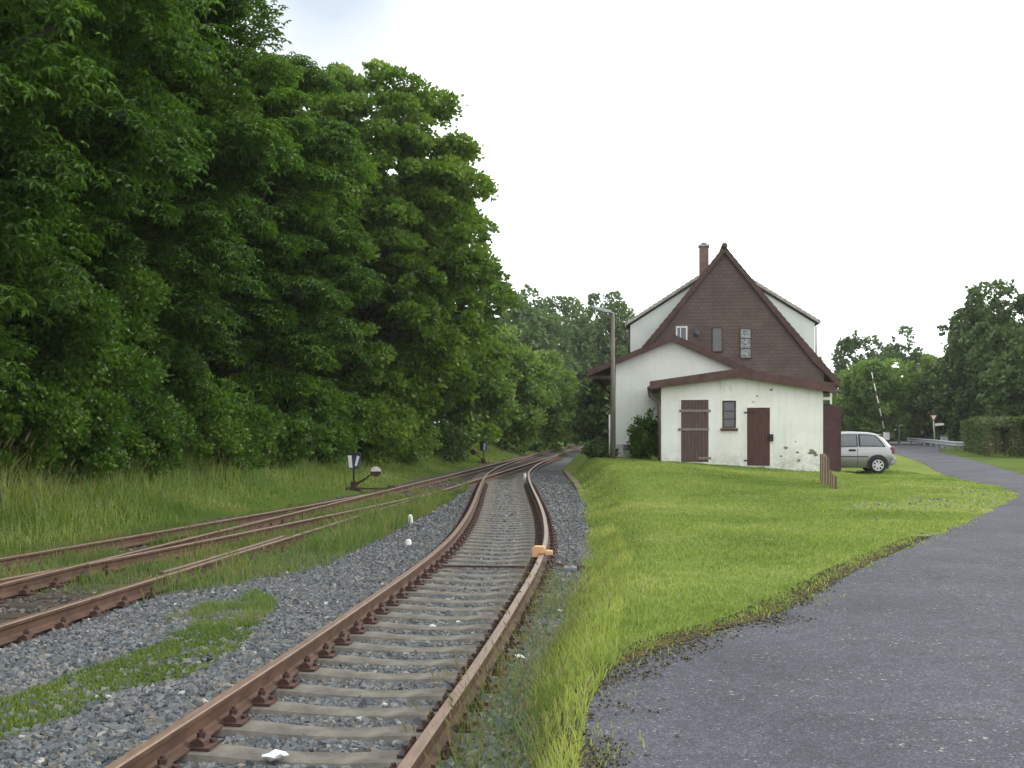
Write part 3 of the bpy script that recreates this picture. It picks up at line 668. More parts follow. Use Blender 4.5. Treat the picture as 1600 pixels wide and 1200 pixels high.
for zz in (hd3*.90,.15): MB().box(-wd-.1,-wd+.3,-.02,-.002,zz,zz+.05).build('hinge',M_clip,d3)
MB().box(wd-.03,wd+.11,-.08,-.001,hd3*.42,hd3*.54).box(wd-.10,wd-.03,-.05,-.002,hd3*.46,hd3*.5).build('lock_box',M_black,d3,bevel=.005)
w=window(gar,1128.5,626,1150,669,YS+.09,M_glass,M_door2,.055,(('h',.33),('h',.62)),depth=.03)
x0,x1,z0,z1=o2; MB().box(x0-.06,x1+.06,YS-.08,YS-.001,z0-.09,z0-.005).build('sill',M_door2,w,bevel=.005)
mb=MB(); f=.035; mb.box(x0-f,x0,YS-.012,YS-.002,z0,z1+f).box(x1,x1+f,YS-.012,YS-.002,z0,z1+f).box(x0,x1,YS-.012,YS-.002,z1,z1+f); mb.build('surround',M_edge,w)
# flaked plaster patches and vent hole
M_flake=simple('bare_mossy_mortar',(.12,.12,.08),(.26,.25,.19),12,.95,.6,.006)
for (px,py,s) in [(1228,700,4),(1246,707,3),(1248,719,3),(1220,713,2.5),(1269,707,7),(1274,711,4),(1183,663-44,2),(1177,628,1.8),(1205,609,3),(1243,690,1.5)]:
    x_,z_=PH(px,py,YS); r=s*.0226; n=9
    pl=[(x_+r*random.uniform(.55,1.2)*math.cos(2*math.pi*k/n),z_+r*.7*random.uniform(.5,1.2)*math.sin(2*math.pi*k/n)) for k in range(n)]
    MB().prism_y(pl,YS-.006,YS-.0005).build('flaked_patch',M_flake,gar)
# open vehicle door leaves on the right side
dl=MB().box(GR_+.01,11.51,40.0,40.06,-.02,2.30).build('garage_door',M_gate,gar); dl['label']='tall dark red-brown open vehicle door leaf'
MB().box(GR_+.03,GR_+.09,39.985,39.997,.02,2.2).box(11.43,11.49,39.985,39.997,.02,2.2).box(GR_+.09,11.43,39.985,39.997,2.12,2.2).build('door_rail',M_gate,dl)
MB().box(GR_+.005,11.2,39.98,40.05,2.50,2.60).box(11.13,11.2,39.98,40.05,2.35,2.50).box(11.13,11.2,39.98,40.05,2.60,2.75).build('door_frame',M_edge,gar)
MB().box(GR_+.01,11.6,42.66,42.72,-.12,2.3).build('garage_door',M_gate,gar)

seat_building(house,AX,YG+.1,.2); seat_building(annex,5.5,YA,.3); seat_building(gar,8,YS,.1)
# ------------------------------------------------------------------ lamp post, stakes, kerb
M_galv=simple('galvanised_steel',(.28,.30,.32),(.42,.44,.46),5,.5,.1,.002,metal=.4,spec=.5)
M_pole=simple('weathered_grey_brown_pole',(.12,.105,.09),(.20,.18,.155),4,.85,.5,.006,stretch=(6,6,.6))
yl=41.; xL,zb=P(957.5,714,yl); zt=P(957,489,yl)[1]
lp=thing('street_lamp','tall weathered lamp post with thin angled arm left of the white annex','street lamp',(xL,yl,zb))
MB().tube([(0,0,-.3),(0,0,2.5),(0,0,zt-zb)],[.10,.085,.065],12).build('pole',M_pole,lp,smooth=True)
hp=zt-zb
MB().tube([(0,0,hp-.05),(-.2,0,hp+.03),(-.32,0,hp+.06)],[.03,.028,.028],8).build('arm',M_grey,lp,smooth=True)
MB().prism_y([(-.80,hp+.20),(-.78,hp+.27),(-.05,hp+.08),(-.05,hp+.0),(-.3,hp+.03)],-.07,.07).build('lamp_head',M_galv,lp,bevel=.01)
x_,z0_=P(953,712,42.2); tag(MB().tube([(x_,42.2,z0_-.2),(x_,42.2,P(953,648,42.2)[1])],.045,8).build('white_stake',M_white,None,smooth=True),'thin white upright stake just left of the lamp post','stake')
x_,z0_=P(915,688,118); tag(MB().tube([(x_,118,-.3),(x_,118,P(915,636,118)[1])],.07,8).build('white_signal_post',M_white,None,smooth=True),'slim pale post far down the line beside the rails','post')
M_kerb=simple('mossy_kerb_stone',(.10,.085,.06),(.20,.17,.13),5,.95,.6,.01)
kb=MB()
for k in range(9):
    y0=33+k*1.25; a=float(xl(y0+.6)); kb.box(a+.05,a+.27,y0,y0+1.22,-.5,-.20+random.uniform(-.04,.03))
tag(kb.build('platform_kerb',M_kerb,None,bevel=.02),'low mossy stone kerb edging the grass platform beside the curve','kerb')
fn=thing('board_fence','short run of weathered grey-brown boards standing in the lawn by the garage corner','fence',(0,0,0))
for k in range(7):
    t=k/6; Y=31.2+(27.6-31.2)*t; X=8.62+(7.98-8.62)*t; top=.84-.26*(k>3)-.03*k+random.uniform(-.03,.03)
    b=MB().box(-.125,.125,-.02,.02,-.2,top).build('board',M_board,fn,bevel=.01); b.location=(X,Y,float(H(X,Y))-.02); b.rotation_euler=(0,R(random.uniform(-3,3)),R(72+random.uniform(-14,14)))
# ------------------------------------------------------------------ hatchback car, nose inside the garage doorway
M_paint,nt,out=newmat('silver_grey_car_paint'); v=coords(nt)
pb=surf(nt,out,mix(nt,noise(nt,v,400,2,.5),(.27,.275,.28),(.33,.335,.34)),.32,metal=.55,spec=.5); pb.inputs['Coat Weight'].default_value=.5; pb.inputs['Coat Roughness'].default_value=.08
M_cglass,nt,out=newmat('car_window_glass'); surf(nt,out,(.06,.075,.085),.05,spec=1)
M_rubber=simple('tyre_rubber',(.014,.014,.015),(.024,.024,.025),20,.85,.2,.002)
M_plast=simple('grey_bumper_plastic',(.05,.052,.055),(.07,.072,.075),20,.6,.1,.001)
M_alloy,nt,out=newmat('alloy_wheel'); surf(nt,out,(.55,.56,.57),.35,metal=.6)
M_red,nt,out=newmat('red_tail_lens'); surf(nt,out,(.14,.006,.010),.2,spec=.5)
# built with x forward = -X of the scene: local x runs from the rear bumper (0) to the nose (3.75); y across; z up
car=thing('parked_car','silver grey three-door hatchback parked with its nose behind the brown door leaf','car')
Lc=3.78
def loft(stations,name,mat,parent,closed=False,smooth=True):
    mb=MB(); m=len(stations[0])
    for st in stations: mb.v+=list(st)
    for i in range(len(stations)-1):
        for j in range(m-1):
            mb.f.append((i*m+j,i*m+j+1,(i+1)*m+j+1,(i+1)*m+j)); mb.m.append(0)
    mb.f.append(tuple(range(m))); mb.f.append(tuple((len(stations)-1)*m+j for j in range(m))); mb.m+=[0,0]
    o=mb.build(name,mat,parent,smooth=smooth); return o
# lower body: (x, half width at sill, at waist, belt height, sill height)
low=[(0.03,.60,.66,.60,.42),(0.10,.70,.76,.78,.30),(.22,.75,.795,.90,.24),(.55,.785,.82,.925,.20),(1.2,.80,.83,.915,.19),(2.0,.80,.83,.90,.19),(2.65,.79,.82,.88,.2),(3.05,.77,.80,.83,.2),(3.45,.72,.75,.74,.22),(3.68,.60,.64,.64,.28),(3.77,.45,.5,.52,.34)]
def sec(x,hs,hw,zb_,zs):
    return [(x,-hs*.92,zs),(x,-hs,zs+.05),(x,-hw,zs+(zb_-zs)*.45),(x,-hw*.995,zs+(zb_-zs)*.7),(x,-hw*.965,zb_-.03),(x,-hw*.93,zb_),(x,-hw*.5,zb_+.02),
            (x,hw*.5,zb_+.02),(x,hw*.93,zb_),(x,hw*.965,zb_-.03),(x,hw*.995,zs+(zb_-zs)*.7),(x,hw,zs+(zb_-zs)*.45),(x,hs,zs+.05),(x,hs*.92,zs)]
body=loft([sec(*s_) for s_ in low],'body',M_paint,car)
cab=[(.10,.70,.84,.70,.88),(.20,.735,.88,.64,1.02),(.42,.755,.90,.575,1.26),(.62,.765,.91,.555,1.36),(.9,.775,.91,.56,1.405),(1.5,.775,.90,.57,1.425),(2.0,.775,.89,.57,1.40),(2.25,.77,.88,.56,1.345),(2.6,.76,.87,.60,1.12),(2.95,.73,.84,.68,.90)]
def csec(x,hb,zb_,ht,zt_):
    return [(x,-hb,zb_),(x,-(hb+ht)/2-.015,(zb_+zt_)/2),(x,-ht-.01,zt_-.05),(x,-ht+.06,zt_-.008),(x,-ht*.5,zt_+.012),(x,ht*.5,zt_+.012),(x,ht-.06,zt_-.008),(x,ht+.01,zt_-.05),(x,(hb+ht)/2+.015,(zb_+zt_)/2),(x,hb,zb_)]
loft([csec(*s_) for s_ in cab],'cabin',M_paint,car)
def cabside(x,t,off=.012,side=1):      # point on the cabin side at height fraction t
    a=np.array(cab); hb=np.interp(x,a[:,0],a[:,1]); zb_=np.interp(x,a[:,0],a[:,2]); ht=np.interp(x,a[:,0],a[:,3]); zt_=np.interp(x,a[:,0],a[:,4])
    zz=zb_+(zt_-.05-zb_)*t; 
    y_=hb+(ht+.01-hb)*t+.03*math.sin(math.pi*t)
    return (x,side*(y_+off),zz)
def sidewin(xs,t0,t1f,name,mat,off,side,nt_=5):
    mb=MB(); n=len(xs)
    for x in xs:
        for k in range(nt_):
            t=t0+(t1f(x)-t0)*k/(nt_-1); mb.v.append(cabside(x,t,off,side))
    for i in range(n-1):
        for k in range(nt_-1): mb.f.append((i*nt_+k,i*nt_+k+1,(i+1)*nt_+k+1,(i+1)*nt_+k)); mb.m.append(0)
    o=mb.build(name,mat,car); o.modifiers.new('thick','SOLIDIFY').thickness=.008; return o
for side in (-1,1):
    xs=np.linspace(.42,1.20,10)
    sidewin(xs,.10,lambda x:.10+.80*min(1,max(.02,(x-.40)/.28))**.75,'rear_side_window',M_cglass,.014,side)
    xs=np.linspace(1.32,2.35,9); sidewin(xs,.10,lambda x:.90 if x<2.1 else .9-.4*(x-2.1)/.25,'door_window',M_cglass,.014,side)
    xs=np.linspace(.36,1.25,10)
    sidewin(xs,.05,lambda x:.07+.90*min(1,max(.03,(x-.34)/.28))**.75,'window_seal',M_rubber,.009,side)
    xs=np.linspace(1.28,2.4,9); sidewin(xs,.05,lambda x:.95 if x<2.1 else .95-.4*(x-2.1)/.25,'window_seal',M_rubber,.009,side)
    MB().box(1.36,1.60,side*.815-.02,side*.815+.025,.76,.83).build('door_handle',M_black,car,bevel=.01)
    MB().box(.95,2.7,side*.832-.008,side*.832+.010,.56,.60).build('side_moulding',M_plast,car,bevel=.005)
    MB().box(1.295,1.305,side*.829-.01,side*.829+.004,.26,.86).build('door_gap',M_black,car)
    for xw in (.62,3.06):
        # arch
        mb=MB(); pts_=[(xw+.36*math.cos(math.pi*k/14),.29+.36*math.sin(math.pi*k/14)) for k in range(15)]
        mb.prism_y([(xw+.36,.16)]+pts_+[(xw-.36,.16)],min(side*.70,side*.838),max(side*.70,side*.838)); mb.build('wheel_arch',M_black,car)
        w_=empty('wheel',(xw,side*.79,.285)); w_.parent=car
        mb=MB(); n=28; prof=[(.17,-.07),(.25,-.085),(.278,-.07),(.285,-.03),(.285,.03),(.278,.07),(.25,.085),(.17,.07)]
        for k in range(n):
            a=2*math.pi*k/n
            for r_,y_ in prof: mb.v.append((r_*math.cos(a),y_,r_*math.sin(a)))
        m=len(prof)
        for k in range(n):
            for j in range(m): mb.f.append((k*m+j,k*m+(j+1)%m,((k+1)%n)*m+(j+1)%m,((k+1)%n)*m+j)); mb.m.append(0)
        mb.build('tyre',M_rubber,w_,smooth=True)
        mb=MB(); ys_=side*.072
        mb.tube([(0,ys_-.015,0),(0,ys_+.008,0)],.055,16)
        for k in range(7):
            a=2*math.pi*k/7; ca,sa=math.cos(a),math.sin(a); wq=.030
            q=[(.04*ca-wq*sa,.04*sa+wq*ca),(.04*ca+wq*sa,.04*sa-wq*ca),(.178*ca+wq*.8*sa,.178*sa-wq*.8*ca),(.178*ca-wq*.8*sa,.178*sa+wq*.8*ca)]
            mb.prism_y(q,ys_-.012,ys_+.004)
        for k in range(28):
            a=2*math.pi*k/28; b_=2*math.pi*(k+1)/28
            mb.prism_y([(.165*math.cos(a),.165*math.sin(a)),(.192*math.cos(a),.192*math.sin(a)),(.192*math.cos(b_),.192*math.sin(b_)),(.165*math.cos(b_),.165*math.sin(b_))],ys_-.01,ys_+.012)
        mb.build('rim',M_alloy,w_)
    # lights and bumpers
    mb=MB(); mb.prism_x([(side*.60,.66),(side*.762,.66),(side*.748,.90),(side*.68,.92),(side*.62,.90)],.045,.20); mb.build('tail_light',M_red,car,bevel=.02)
mb=MB(); mb.prism_y([(-.01,.36),(-.01,.50),(.04,.58),(.22,.58),(.24,.32),(.05,.30)],-.75,.75); mb.build('rear_bumper',M_paint,car,bevel=.04)
mb=MB(); mb.prism_y([(3.84,.3),(3.86,.44),(3.80,.52),(3.55,.52),(3.55,.24)],-.70,.70); mb.build('front_bumper',M_paint,car,bevel=.04)
MB().prism_y([(.30,1.14),(.47,1.325),(.45,1.345),(.19,1.0),(.14,.93),(.16,.90)],-.5,.5).build('rear_window',M_cglass,car,bevel=.01)
MB().box(-.02,-.008,-.72,.72,.44,.48).build('bumper_strip',M_plast,car)
MB().tube([(1.6,.0,1.43),(1.35,0,1.72)],.006,6).build('antenna',M_black,car)
cx,cy=13.80,40.74; zc=HC-75/1750*39.9
car.location=(cx,cy,zc); car.rotation_euler=(0,0,R(180)-BROT); car.scale=(1.03,1.03,1.04)

# ------------------------------------------------------------------ level crossing furniture, signs, crash barrier
M_rw,nt,out=newmat('red_white_bands'); t=N(nt,'TexCoord'); sp=N(nt,'SeparateXYZ'); nt.links.new(t.outputs['Object'],sp.inputs[0])
pp=N(nt,'Math',operation='FRACT'); dv=N(nt,'Math',operation='MULTIPLY'); dv.inputs[1].default_value=.95; nt.links.new(sp.outputs['Z'],dv.inputs[0]); nt.links.new(dv.outputs[0],pp.inputs[0])
g_=N(nt,'Math',operation='GREATER_THAN'); g_.inputs[1].default_value=.42; nt.links.new(pp.outputs[0],g_.inputs[0])
surf(nt,out,mix(nt,g_.outputs[0],(.10,.035,.035),(.66,.66,.64)),.6)
M_sign=simple('sign_white',(.68,.66,.60),(.78,.76,.70),8,.5,.05,.001)
M_signr=simple('sign_red_rim',(.36,.07,.06),(.42,.10,.08),8,.5,.05,.001)
yb=92; xb,_=P(1385,690,yb)
bar=thing('crossing_barrier','raised red and white level crossing boom above the parked car','barrier',(xb,yb,0))
bo=MB().tube([(0,0,-.4),(0,0,5.15)],[.055,.035],8).build('boom',M_rw,bar,smooth=True); bo.location=(-.1,0,.95); bo.rotation_euler=(0,R(-12.5),0)
MB().box(-.2,.2,-.2,.2,0,1.0).prism_y([(-.22,1.0),(.22,1.0),(.15,1.1),(-.15,1.1)],-.21,.21).build('housing',M_rw,bar,bevel=.03)
MB().box(.1,.45,-.12,.12,.55,.95).build('counterweight',M_grey,bar,bevel=.02)
x_,z0_=P(1405,690,95)
lpz=thing('crossing_light','slim grey crossing light post between barrier and give way sign','signal',(x_,95,0))
MB().tube([(0,0,-.1),(0,0,2.4)],[.07,.05],8).build('post',M_galv,lpz,smooth=True)
MB().box(-.32,.32,-.06,.06,1.55,1.75).build('light_board',M_sign,lpz,bevel=.01)
MB().tube([(0,0,2.4),(0,0,3.4)],[.03,.015],6).build('mast',M_galv,lpz)
x_,_=P(1461,690,84)
gs=thing('give_way_sign','white triangular give way sign over an arrow-shaped direction board','traffic sign',(x_,84,0))
MB().tube([(0,0,-.1),(-.13,0,2.35)],.05,8).build('post',M_galv,gs,smooth=True)
tp=MB(); tp.prism_y([(-.42,2.40),(.16,2.40),(-.13,1.92)],-.08,-.06); tp.build('red_rim',M_signr,gs,bevel=.004)
MB().prism_y([(-.33,2.355),(.07,2.355),(-.13,2.02)],-.084,-.0805).build('sign_face',M_sign,gs)
MB().prism_y([(-.02,1.56),(.58,1.62),(.68,1.71),(.58,1.80),(-.02,1.76)],-.05,-.02).build('direction_board',M_sign,gs,bevel=.004)
x_,_=P(1475,690,86)
kb_=thing('roadside_cabinet','small pale grey roadside cabinet right of the give way sign','cabinet',(x_,86,0))
MB().box(-.22,.22,-.2,.2,0,.75).build('case',M_galv,kb_,bevel=.02); MB().prism_x([(-.24,.75),(.24,.75),(0,.83)],-.26,.26).build('lid',M_grey,kb_)
# crash barrier: W-profile beam on posts
gb=thing('crash_barrier','low galvanised crash barrier at the bend left of the hedge','crash barrier',(0,0,0))
pa=[(34.6,98),(32.6,88),(30.3,78.5),(28.9,73),(30.2,70.8)]
def gpt(s):
    n=len(pa)-1; k=min(int(s*n),n-1); t=s*n-k; return (pa[k][0]*(1-t)+pa[k+1][0]*t, pa[k][1]*(1-t)+pa[k+1][1]*t)
pr=[(0,.22),(.05,.27),(.05,.33),(0,.37),(0,.41),(.05,.45),(.05,.51),(0,.56),(-.02,.56),(-.02,.22)]
sts=[]
for k in range(30):
    x_,y_=gpt(k/29); sts.append([(x_-a,y_-.0-a*.3,b) for a,b in pr])
loft(sts,'beam',M_galv,gb,smooth=False)
for k in range(12):
    x_,y_=gpt((k+.5)/12); MB().box(x_+.03,x_+.15,y_-.05,y_+.05,-.3,.55).build('post',M_galv,gb)
# ------------------------------------------------------------------ foliage
M_bark=simple('grey_brown_bark',(.05,.04,.03),(.10,.085,.065),4,.95,.8,.02,stretch=(3,3,.6))
def leaves(c,nrm,size,kind):
    """build leaf geometry at centres c with outward directions nrm"""
    n=len(c); r=rng.normal(size=(n,3)); r/=np.linalg.norm(r,axis=1)[:,None]
    d=nrm+r*.75; d[:,2]-=.25; d/=np.linalg.norm(d,axis=1)[:,None]           # growing direction, drooping
    u=np.cross(d,rng.normal(size=(n,3))); u/=np.linalg.norm(u,axis=1)[:,None]+1e-9
    w=np.cross(d,u)
    # keep the leaf planes leaning to the sky
    f=np.where(w[:,2:3]<0,-1.,1.); w=w*f
    if kind=='palm':                     # five drooping leaflets per stalk, horse-chestnut like
        up=np.zeros((n,3)); up[:,2]=1; ax=up*.8+nrm*.5+r*.35; ax/=np.linalg.norm(ax,axis=1)[:,None]
        e1=np.cross(ax,rng.normal(size=(n,3))); e1/=np.linalg.norm(e1,axis=1)[:,None]+1e-9; e2=np.cross(ax,e1)
        V=np.zeros((n,5,4,3)); s=size[:,None]
        for k in range(5):
            a=2*np.pi*k/5+.3; dr=e1*np.cos(a)+e2*np.sin(a); sd=-e1*np.sin(a)+e2*np.cos(a)
            ln=(1. if k%2 else .85)
            V[:,k,0]=c; V[:,k,1]=c+dr*s*.55*ln+sd*s*.19-ax*s*.06; V[:,k,2]=c+dr*s*.95*ln-ax*s*.42; V[:,k,3]=c+dr*s*.55*ln-sd*s*.19-ax*s*.06
        V=V.reshape(-1,3); b=np.arange(n*5)[:,None]*4
        return V,b+[0,1,2,3]
    s=size[:,None]
    V=np.stack([c,c+d*s*.5+u*s*.36,c+d*s+w*s*.1,c+d*s*.5-u*s*.36],1).reshape(-1,3)
    return V,np.arange(n)[:,None]*4+[0,1,2,3]
def crown_points(cx,cy,cz,rx,rz_c,nb,nl,br=(.22,.36),flat=.7,low=-1,clip=None,shape=1.,ry=None):
    ry=ry or rx
    B=[];k=0
    v=rng.normal(size=(nb,3)); v/=np.linalg.norm(v,axis=1)[:,None]
    if low>-1: v[:,2]=np.where(v[:,2]<low,-v[:,2]*.6,v[:,2])
    rad=rng.uniform(.58,.95,nb)+.09*(rng.random(nb)<.2)
    rad[:nb//5]*=rng.uniform(.4,.8,nb//5)
    pw=np.where(v[:,2]>0,shape,1.)
    b=np.stack([cx+v[:,0]*rx*rad,cy+v[:,1]*ry*rad,cz+v[:,2]*rz_c*rad],-1)
    rr=rng.uniform(br[0],br[1],nb)*min(rx,rz_c)
    rr*=rng.uniform(.55,1.15,nb)
    p=rr**1.8/np.sum(rr**1.8); idx=rng.choice(nb,nl,p=p)
    q=rng.normal(size=(nl,3)); q[:,2]+=.15; q/=np.linalg.norm(q,axis=1)[:,None]
    dist=rng.uniform(.12,1.0,nl)**.45*rng.choice([1,1,1,1.25],nl)
    out=b-np.array([cx,cy,cz]); az=np.arctan2(out[:,1],out[:,0])+rng.normal(0,.7,nb)
    sa=rng.uniform(1.0,1.75,nb); sb=rng.uniform(.65,1.15,nb); sc_=rng.uniform(.65,1.25,nb)*flat; drp=rng.uniform(.0,.55,nb)
    L_=q*dist[:,None]*rr[idx][:,None]
    lx=L_[:,0]*sa[idx]; ly=L_[:,1]*sb[idx]; lz=L_[:,2]*sc_[idx]-drp[idx]*lx*.6-.12*lx*lx/(rr[idx]+1e-6)
    ca,sn=np.cos(az)[idx],np.sin(az)[idx]
    c=b[idx]+np.stack([lx*ca-ly*sn,lx*sn+ly*ca,lz],-1)
    return b,rr,c,q
def tree(name,label,x,y,top,r,mat,leaf=.3,nl=9000,nb=60,kind='quad',base=.6,group=None,flat=.65,trunk_r=.28,cat='tree',br=(.2,.34),z0=None,limbs=14,stem=True,ry=None):
    z=float(H(x,y)) if z0 is None else z0
    t=thing(name,label,cat,(x,y,z),0,group)
    rzc=(top-base)/2-z/2; cz=base+rzc
    b,rr,c,q=crown_points(0,0,cz,r,rzc*.96,nb,nl,br,flat,ry=ry)
    c[:,2]=np.where(c[:,2]<.05,.05+rng.random(len(c))*.4,c[:,2])
    size=leaf*rng.uniform(.7,1.25,nl)
    V,F=leaves(c,q,size,kind); np_obj('crown',V,F,mat,t)
    if stem:
        mb=MB(); lx,ly=rng.uniform(-.3,.3,2)
        hh=top*.72
        mb.tube([(0,0,-.3),(0,0,.4),(lx*.4,ly*.4,hh*.35),(lx,ly,hh*.7),(lx*1.3,ly*1.3,hh)],[trunk_r*1.3,trunk_r,trunk_r*.8,trunk_r*.5,trunk_r*.15],10)
        for k in range(min(limbs,nb)):
            e=b[k*nb//limbs if limbs<nb else k]; s0=Vector((lx*.5,ly*.5,min(max(e[2]*.55,1.0),hh*.8)))
            m_=s0.lerp(Vector(e),.5)+Vector((0,0,.35)); mb.tube([s0,m_,Vector(e)],[trunk_r*.38,trunk_r*.22,trunk_r*.06],6,cap=False)
        mb.build('trunk',M_bark,t,smooth=True)
    return t
GT='big trees along the left embankment'
tree('chestnut_tree','nearest horse chestnut filling the left edge of the photo',-10.4,16.5,15.5,5.2,M_leafA,.145,95000,480,'palm',.5,GT,trunk_r=.35,br=(.09,.20),flat=.55)
tree('chestnut_tree','tall horse chestnut rising out of the frame left of the sky gap',-10.6,26.5,17.8,5.0,M_leafA,.165,95000,480,'palm',.3,GT,trunk_r=.38,br=(.09,.20),flat=.55)
tree('chestnut_tree','darker horse chestnut between the tallest crown and the broad rounded tree',-8.8,35.5,14.2,4.6,M_leafA,.19,68000,400,'palm',.3,GT,trunk_r=.33,br=(.09,.2),flat=.55)
tree('broadleaf_tree','broad tree with layered light green sprays standing against the white sky',-5.7,44,16.4,5.0,M_leafT,.19,200000,640,'quad',.3,GT,trunk_r=.36,br=(.06,.16),flat=.42)
tree('broadleaf_tree','farther layered tree peeping out behind the broad light green one',-5.3,56,15.0,5.0,M_leafT,.26,90000,380,'quad',.3,GT,trunk_r=.33,br=(.08,.18),flat=.45)
for (x,y,tp,r,l) in [(-17,23,17,6,'dark tree in the second row behind the nearest chestnut'),(-17.5,34,18,6.5,'dark tree in the second row behind the tallest chestnut'),(-15,47,17,6,'dark tree in the second row behind the rounded crown'),(-13,62,16,6.5,'dark tree deep in the second row at the far end')]:
    tree('broadleaf_tree',l,x,y,tp,r,M_leafC,.6,13000,150,'quad',.2,GT,trunk_r=.3,br=(.14,.26))
# bushes down the embankment
GB='bushes along the embankment foot'
for (x,y,tp,r,mt,l,nl) in [(-12.0,22,4.4,2.5,M_leafA,'tall leafy bush between the nearest and the tallest chestnut',7000),(-10.2,24.2,6.8,2.7,M_leafA,'tall understorey bush hiding the trunk of the tallest chestnut',11000),(-9.0,26.0,2.7,1.6,M_leafA,'bushy regrowth standing just in front of the tallest chestnut',6000),(-13.0,20.5,3.4,2.6,M_leafA,'dark low bush under the nearest chestnut',5000),(-9.6,22.5,2.6,2.2,M_leafA,'bright green bush at the foot of the tallest chestnut',5000),
    (-8.3,29.5,3.2,2.2,M_leafA,'rounded bush between tall grass and the tallest chestnut',5000),(-7.4,34,2.3,1.7,M_leafA,'leafy bush behind the nearer point lever',4000),(-6.6,40,2.6,1.9,M_leafA,'mid green bush below the rounded chestnut',4000),
    (-5.6,41.5,3.6,2.0,M_leafT,'leafy bush hiding the trunk of the broad light green tree',7000),(-6.9,37,3.4,1.8,M_leafA,'mid green bush at the foot of the darker horse chestnut',6000),
    (-4.9,47,2.8,1.9,M_leafB,'light green bush at the foot of the rounded chestnut',4000),(-3.1,53,1.9,1.2,M_leafC,'small dark bush behind the farther point lever',2500)]:
    tree('bush',l,x,y,tp,r,mt,.105 if y<30 else .13,int(nl*(3.6 if y<30 else 2.4)),90,'quad',-.2,GB,cat='bush',stem=False,br=(.16,.32),flat=.7)
GM='light green young trees beside the curve'
for (x,y,tp,r,mt,l) in [(-2.6,64,6.6,2.7,M_leafB,'leftmost light green young tree beyond the big chestnuts'),(-.4,74,7.9,3.0,M_leafB,'tallest light green young tree left of the rails'),(2.3,84,7.4,2.8,M_leafB,'yellow-green young tree just left of where the rails vanish'),(4.6,97,6.3,2.6,M_leafB,'farthest small young tree at the vanishing rails')]:
    tree('young_tree',l,x,y,tp,r,mt,.27,20000,170,'quad',-.2,GM,trunk_r=.12,br=(.12,.26))
GF='distant trees behind the station house'
for (x,y,tp,r,mt,l) in [(.5,125,17,6.5,M_leafD,'distant round tree at the left end of the middle tree group'),(5.6,138,18.2,6.5,M_leafD,'tallest distant tree left of the lamp post'),(11.6,140,17.8,6,M_leafD,'distant tree right behind the lamp arm'),(17,142,15.5,6,M_leafD,'distant tree mostly hidden by the annex')]:
    tree('distant_tree',l,x,y,tp,r,mt,.5,18000,200,'quad',0,GF,trunk_r=.3,br=(.1,.22))
for (x,y,tp,r,l) in [(6.3,72,5.0,2.4,'dark bush left of the white annex beyond the lamp post'),(8.6,82,6.5,3,'dark tree under the annex eave in the distance'),(10.5,110,7,4,'dark thicket closing the view where the rails vanish')]:
    tree('dark_bush',l,x,y,tp,r,M_leafC,.35,6000,40,'quad',-.2,'dark bushes right of the far rails',cat='bush',trunk_r=.1,br=(.25,.4))
# shrubs by the house
x_,_=P(1011,720,42.4)
tree('shrub','leafy dark shrub against the white annex wall beside the garage downpipe',x_,42.2,P(0,632,42.2)[1]-.35,.78,M_leafA,.12,4200,60,'quad',-.1,None,cat='shrub',trunk_r=.04,br=(.2,.42),z0=.35,flat=.9,limbs=10)
x_,_=P(938,712,42.0)
tree('shrub','low dark shrub at the foot of the lamp post',x_,42.6,1.15,.62,M_leafC,.10,3000,40,'quad',-.1,None,cat='shrub',trunk_r=.03,br=(.3,.45),z0=.32,limbs=6)
# right-hand side
GR='trees beyond the far street'
tree('round_tree','round light green tree right of the house and behind the raised boom',30.6,96,8.0,3.15,M_leafB,.27,20000,200,'quad',.1,GR,trunk_r=.15,br=(.1,.24))
tree('round_tree','round light green tree behind the give way sign',35.9,97,7.7,2.9,M_leafB,.27,20000,200,'quad',.1,GR,trunk_r=.15,br=(.1,.24))
tree('birch_tree','taller loose-crowned birch standing behind the two round trees, left one',38.2,122,13.0,3.4,M_leafD,.38,6500,110,'quad',1,GR,br=(.1,.2))
tree('birch_tree','taller loose-crowned birch standing behind the two round trees, right one',44.0,126,12.9,3.2,M_leafD,.38,6500,110,'quad',1,GR,br=(.1,.2))
tree('distant_tree','small distant tree peeping out from behind the right house eave',31.3,118,10.6,2.6,M_leafD,.42,2500,30,'quad',0,GR)
tree('distant_tree','low distant tree between the house and the left birch',34.6,119,7.6,3.6,M_leafD,.45,3500,40,'quad',-.2,GR)
tree('dark_tree','big dark tree above the hedge at the right edge of the photo',37.6,80,12.6,4.6,M_leafC,.38,26000,220,'quad',0,GR,trunk_r=.3,br=(.1,.24))
tree('dark_tree','dark tree with ragged top left of the biggest right-hand tree',36.6,88,12.9,2.9,M_leafC,.36,9000,130,'quad',0,GR,br=(.12,.26))
tree('dark_tree','lower dark tree between the round tree and the right-hand group',36.8,91,8.7,3.4,M_leafC,.36,14000,150,'quad',0,GR,br=(.12,.26))
tree('dark_tree','dark tree standing directly behind the hedge',31.8,68,6.6,2.9,M_leafC,.30,16000,150,'quad',-.2,GR,br=(.12,.26))
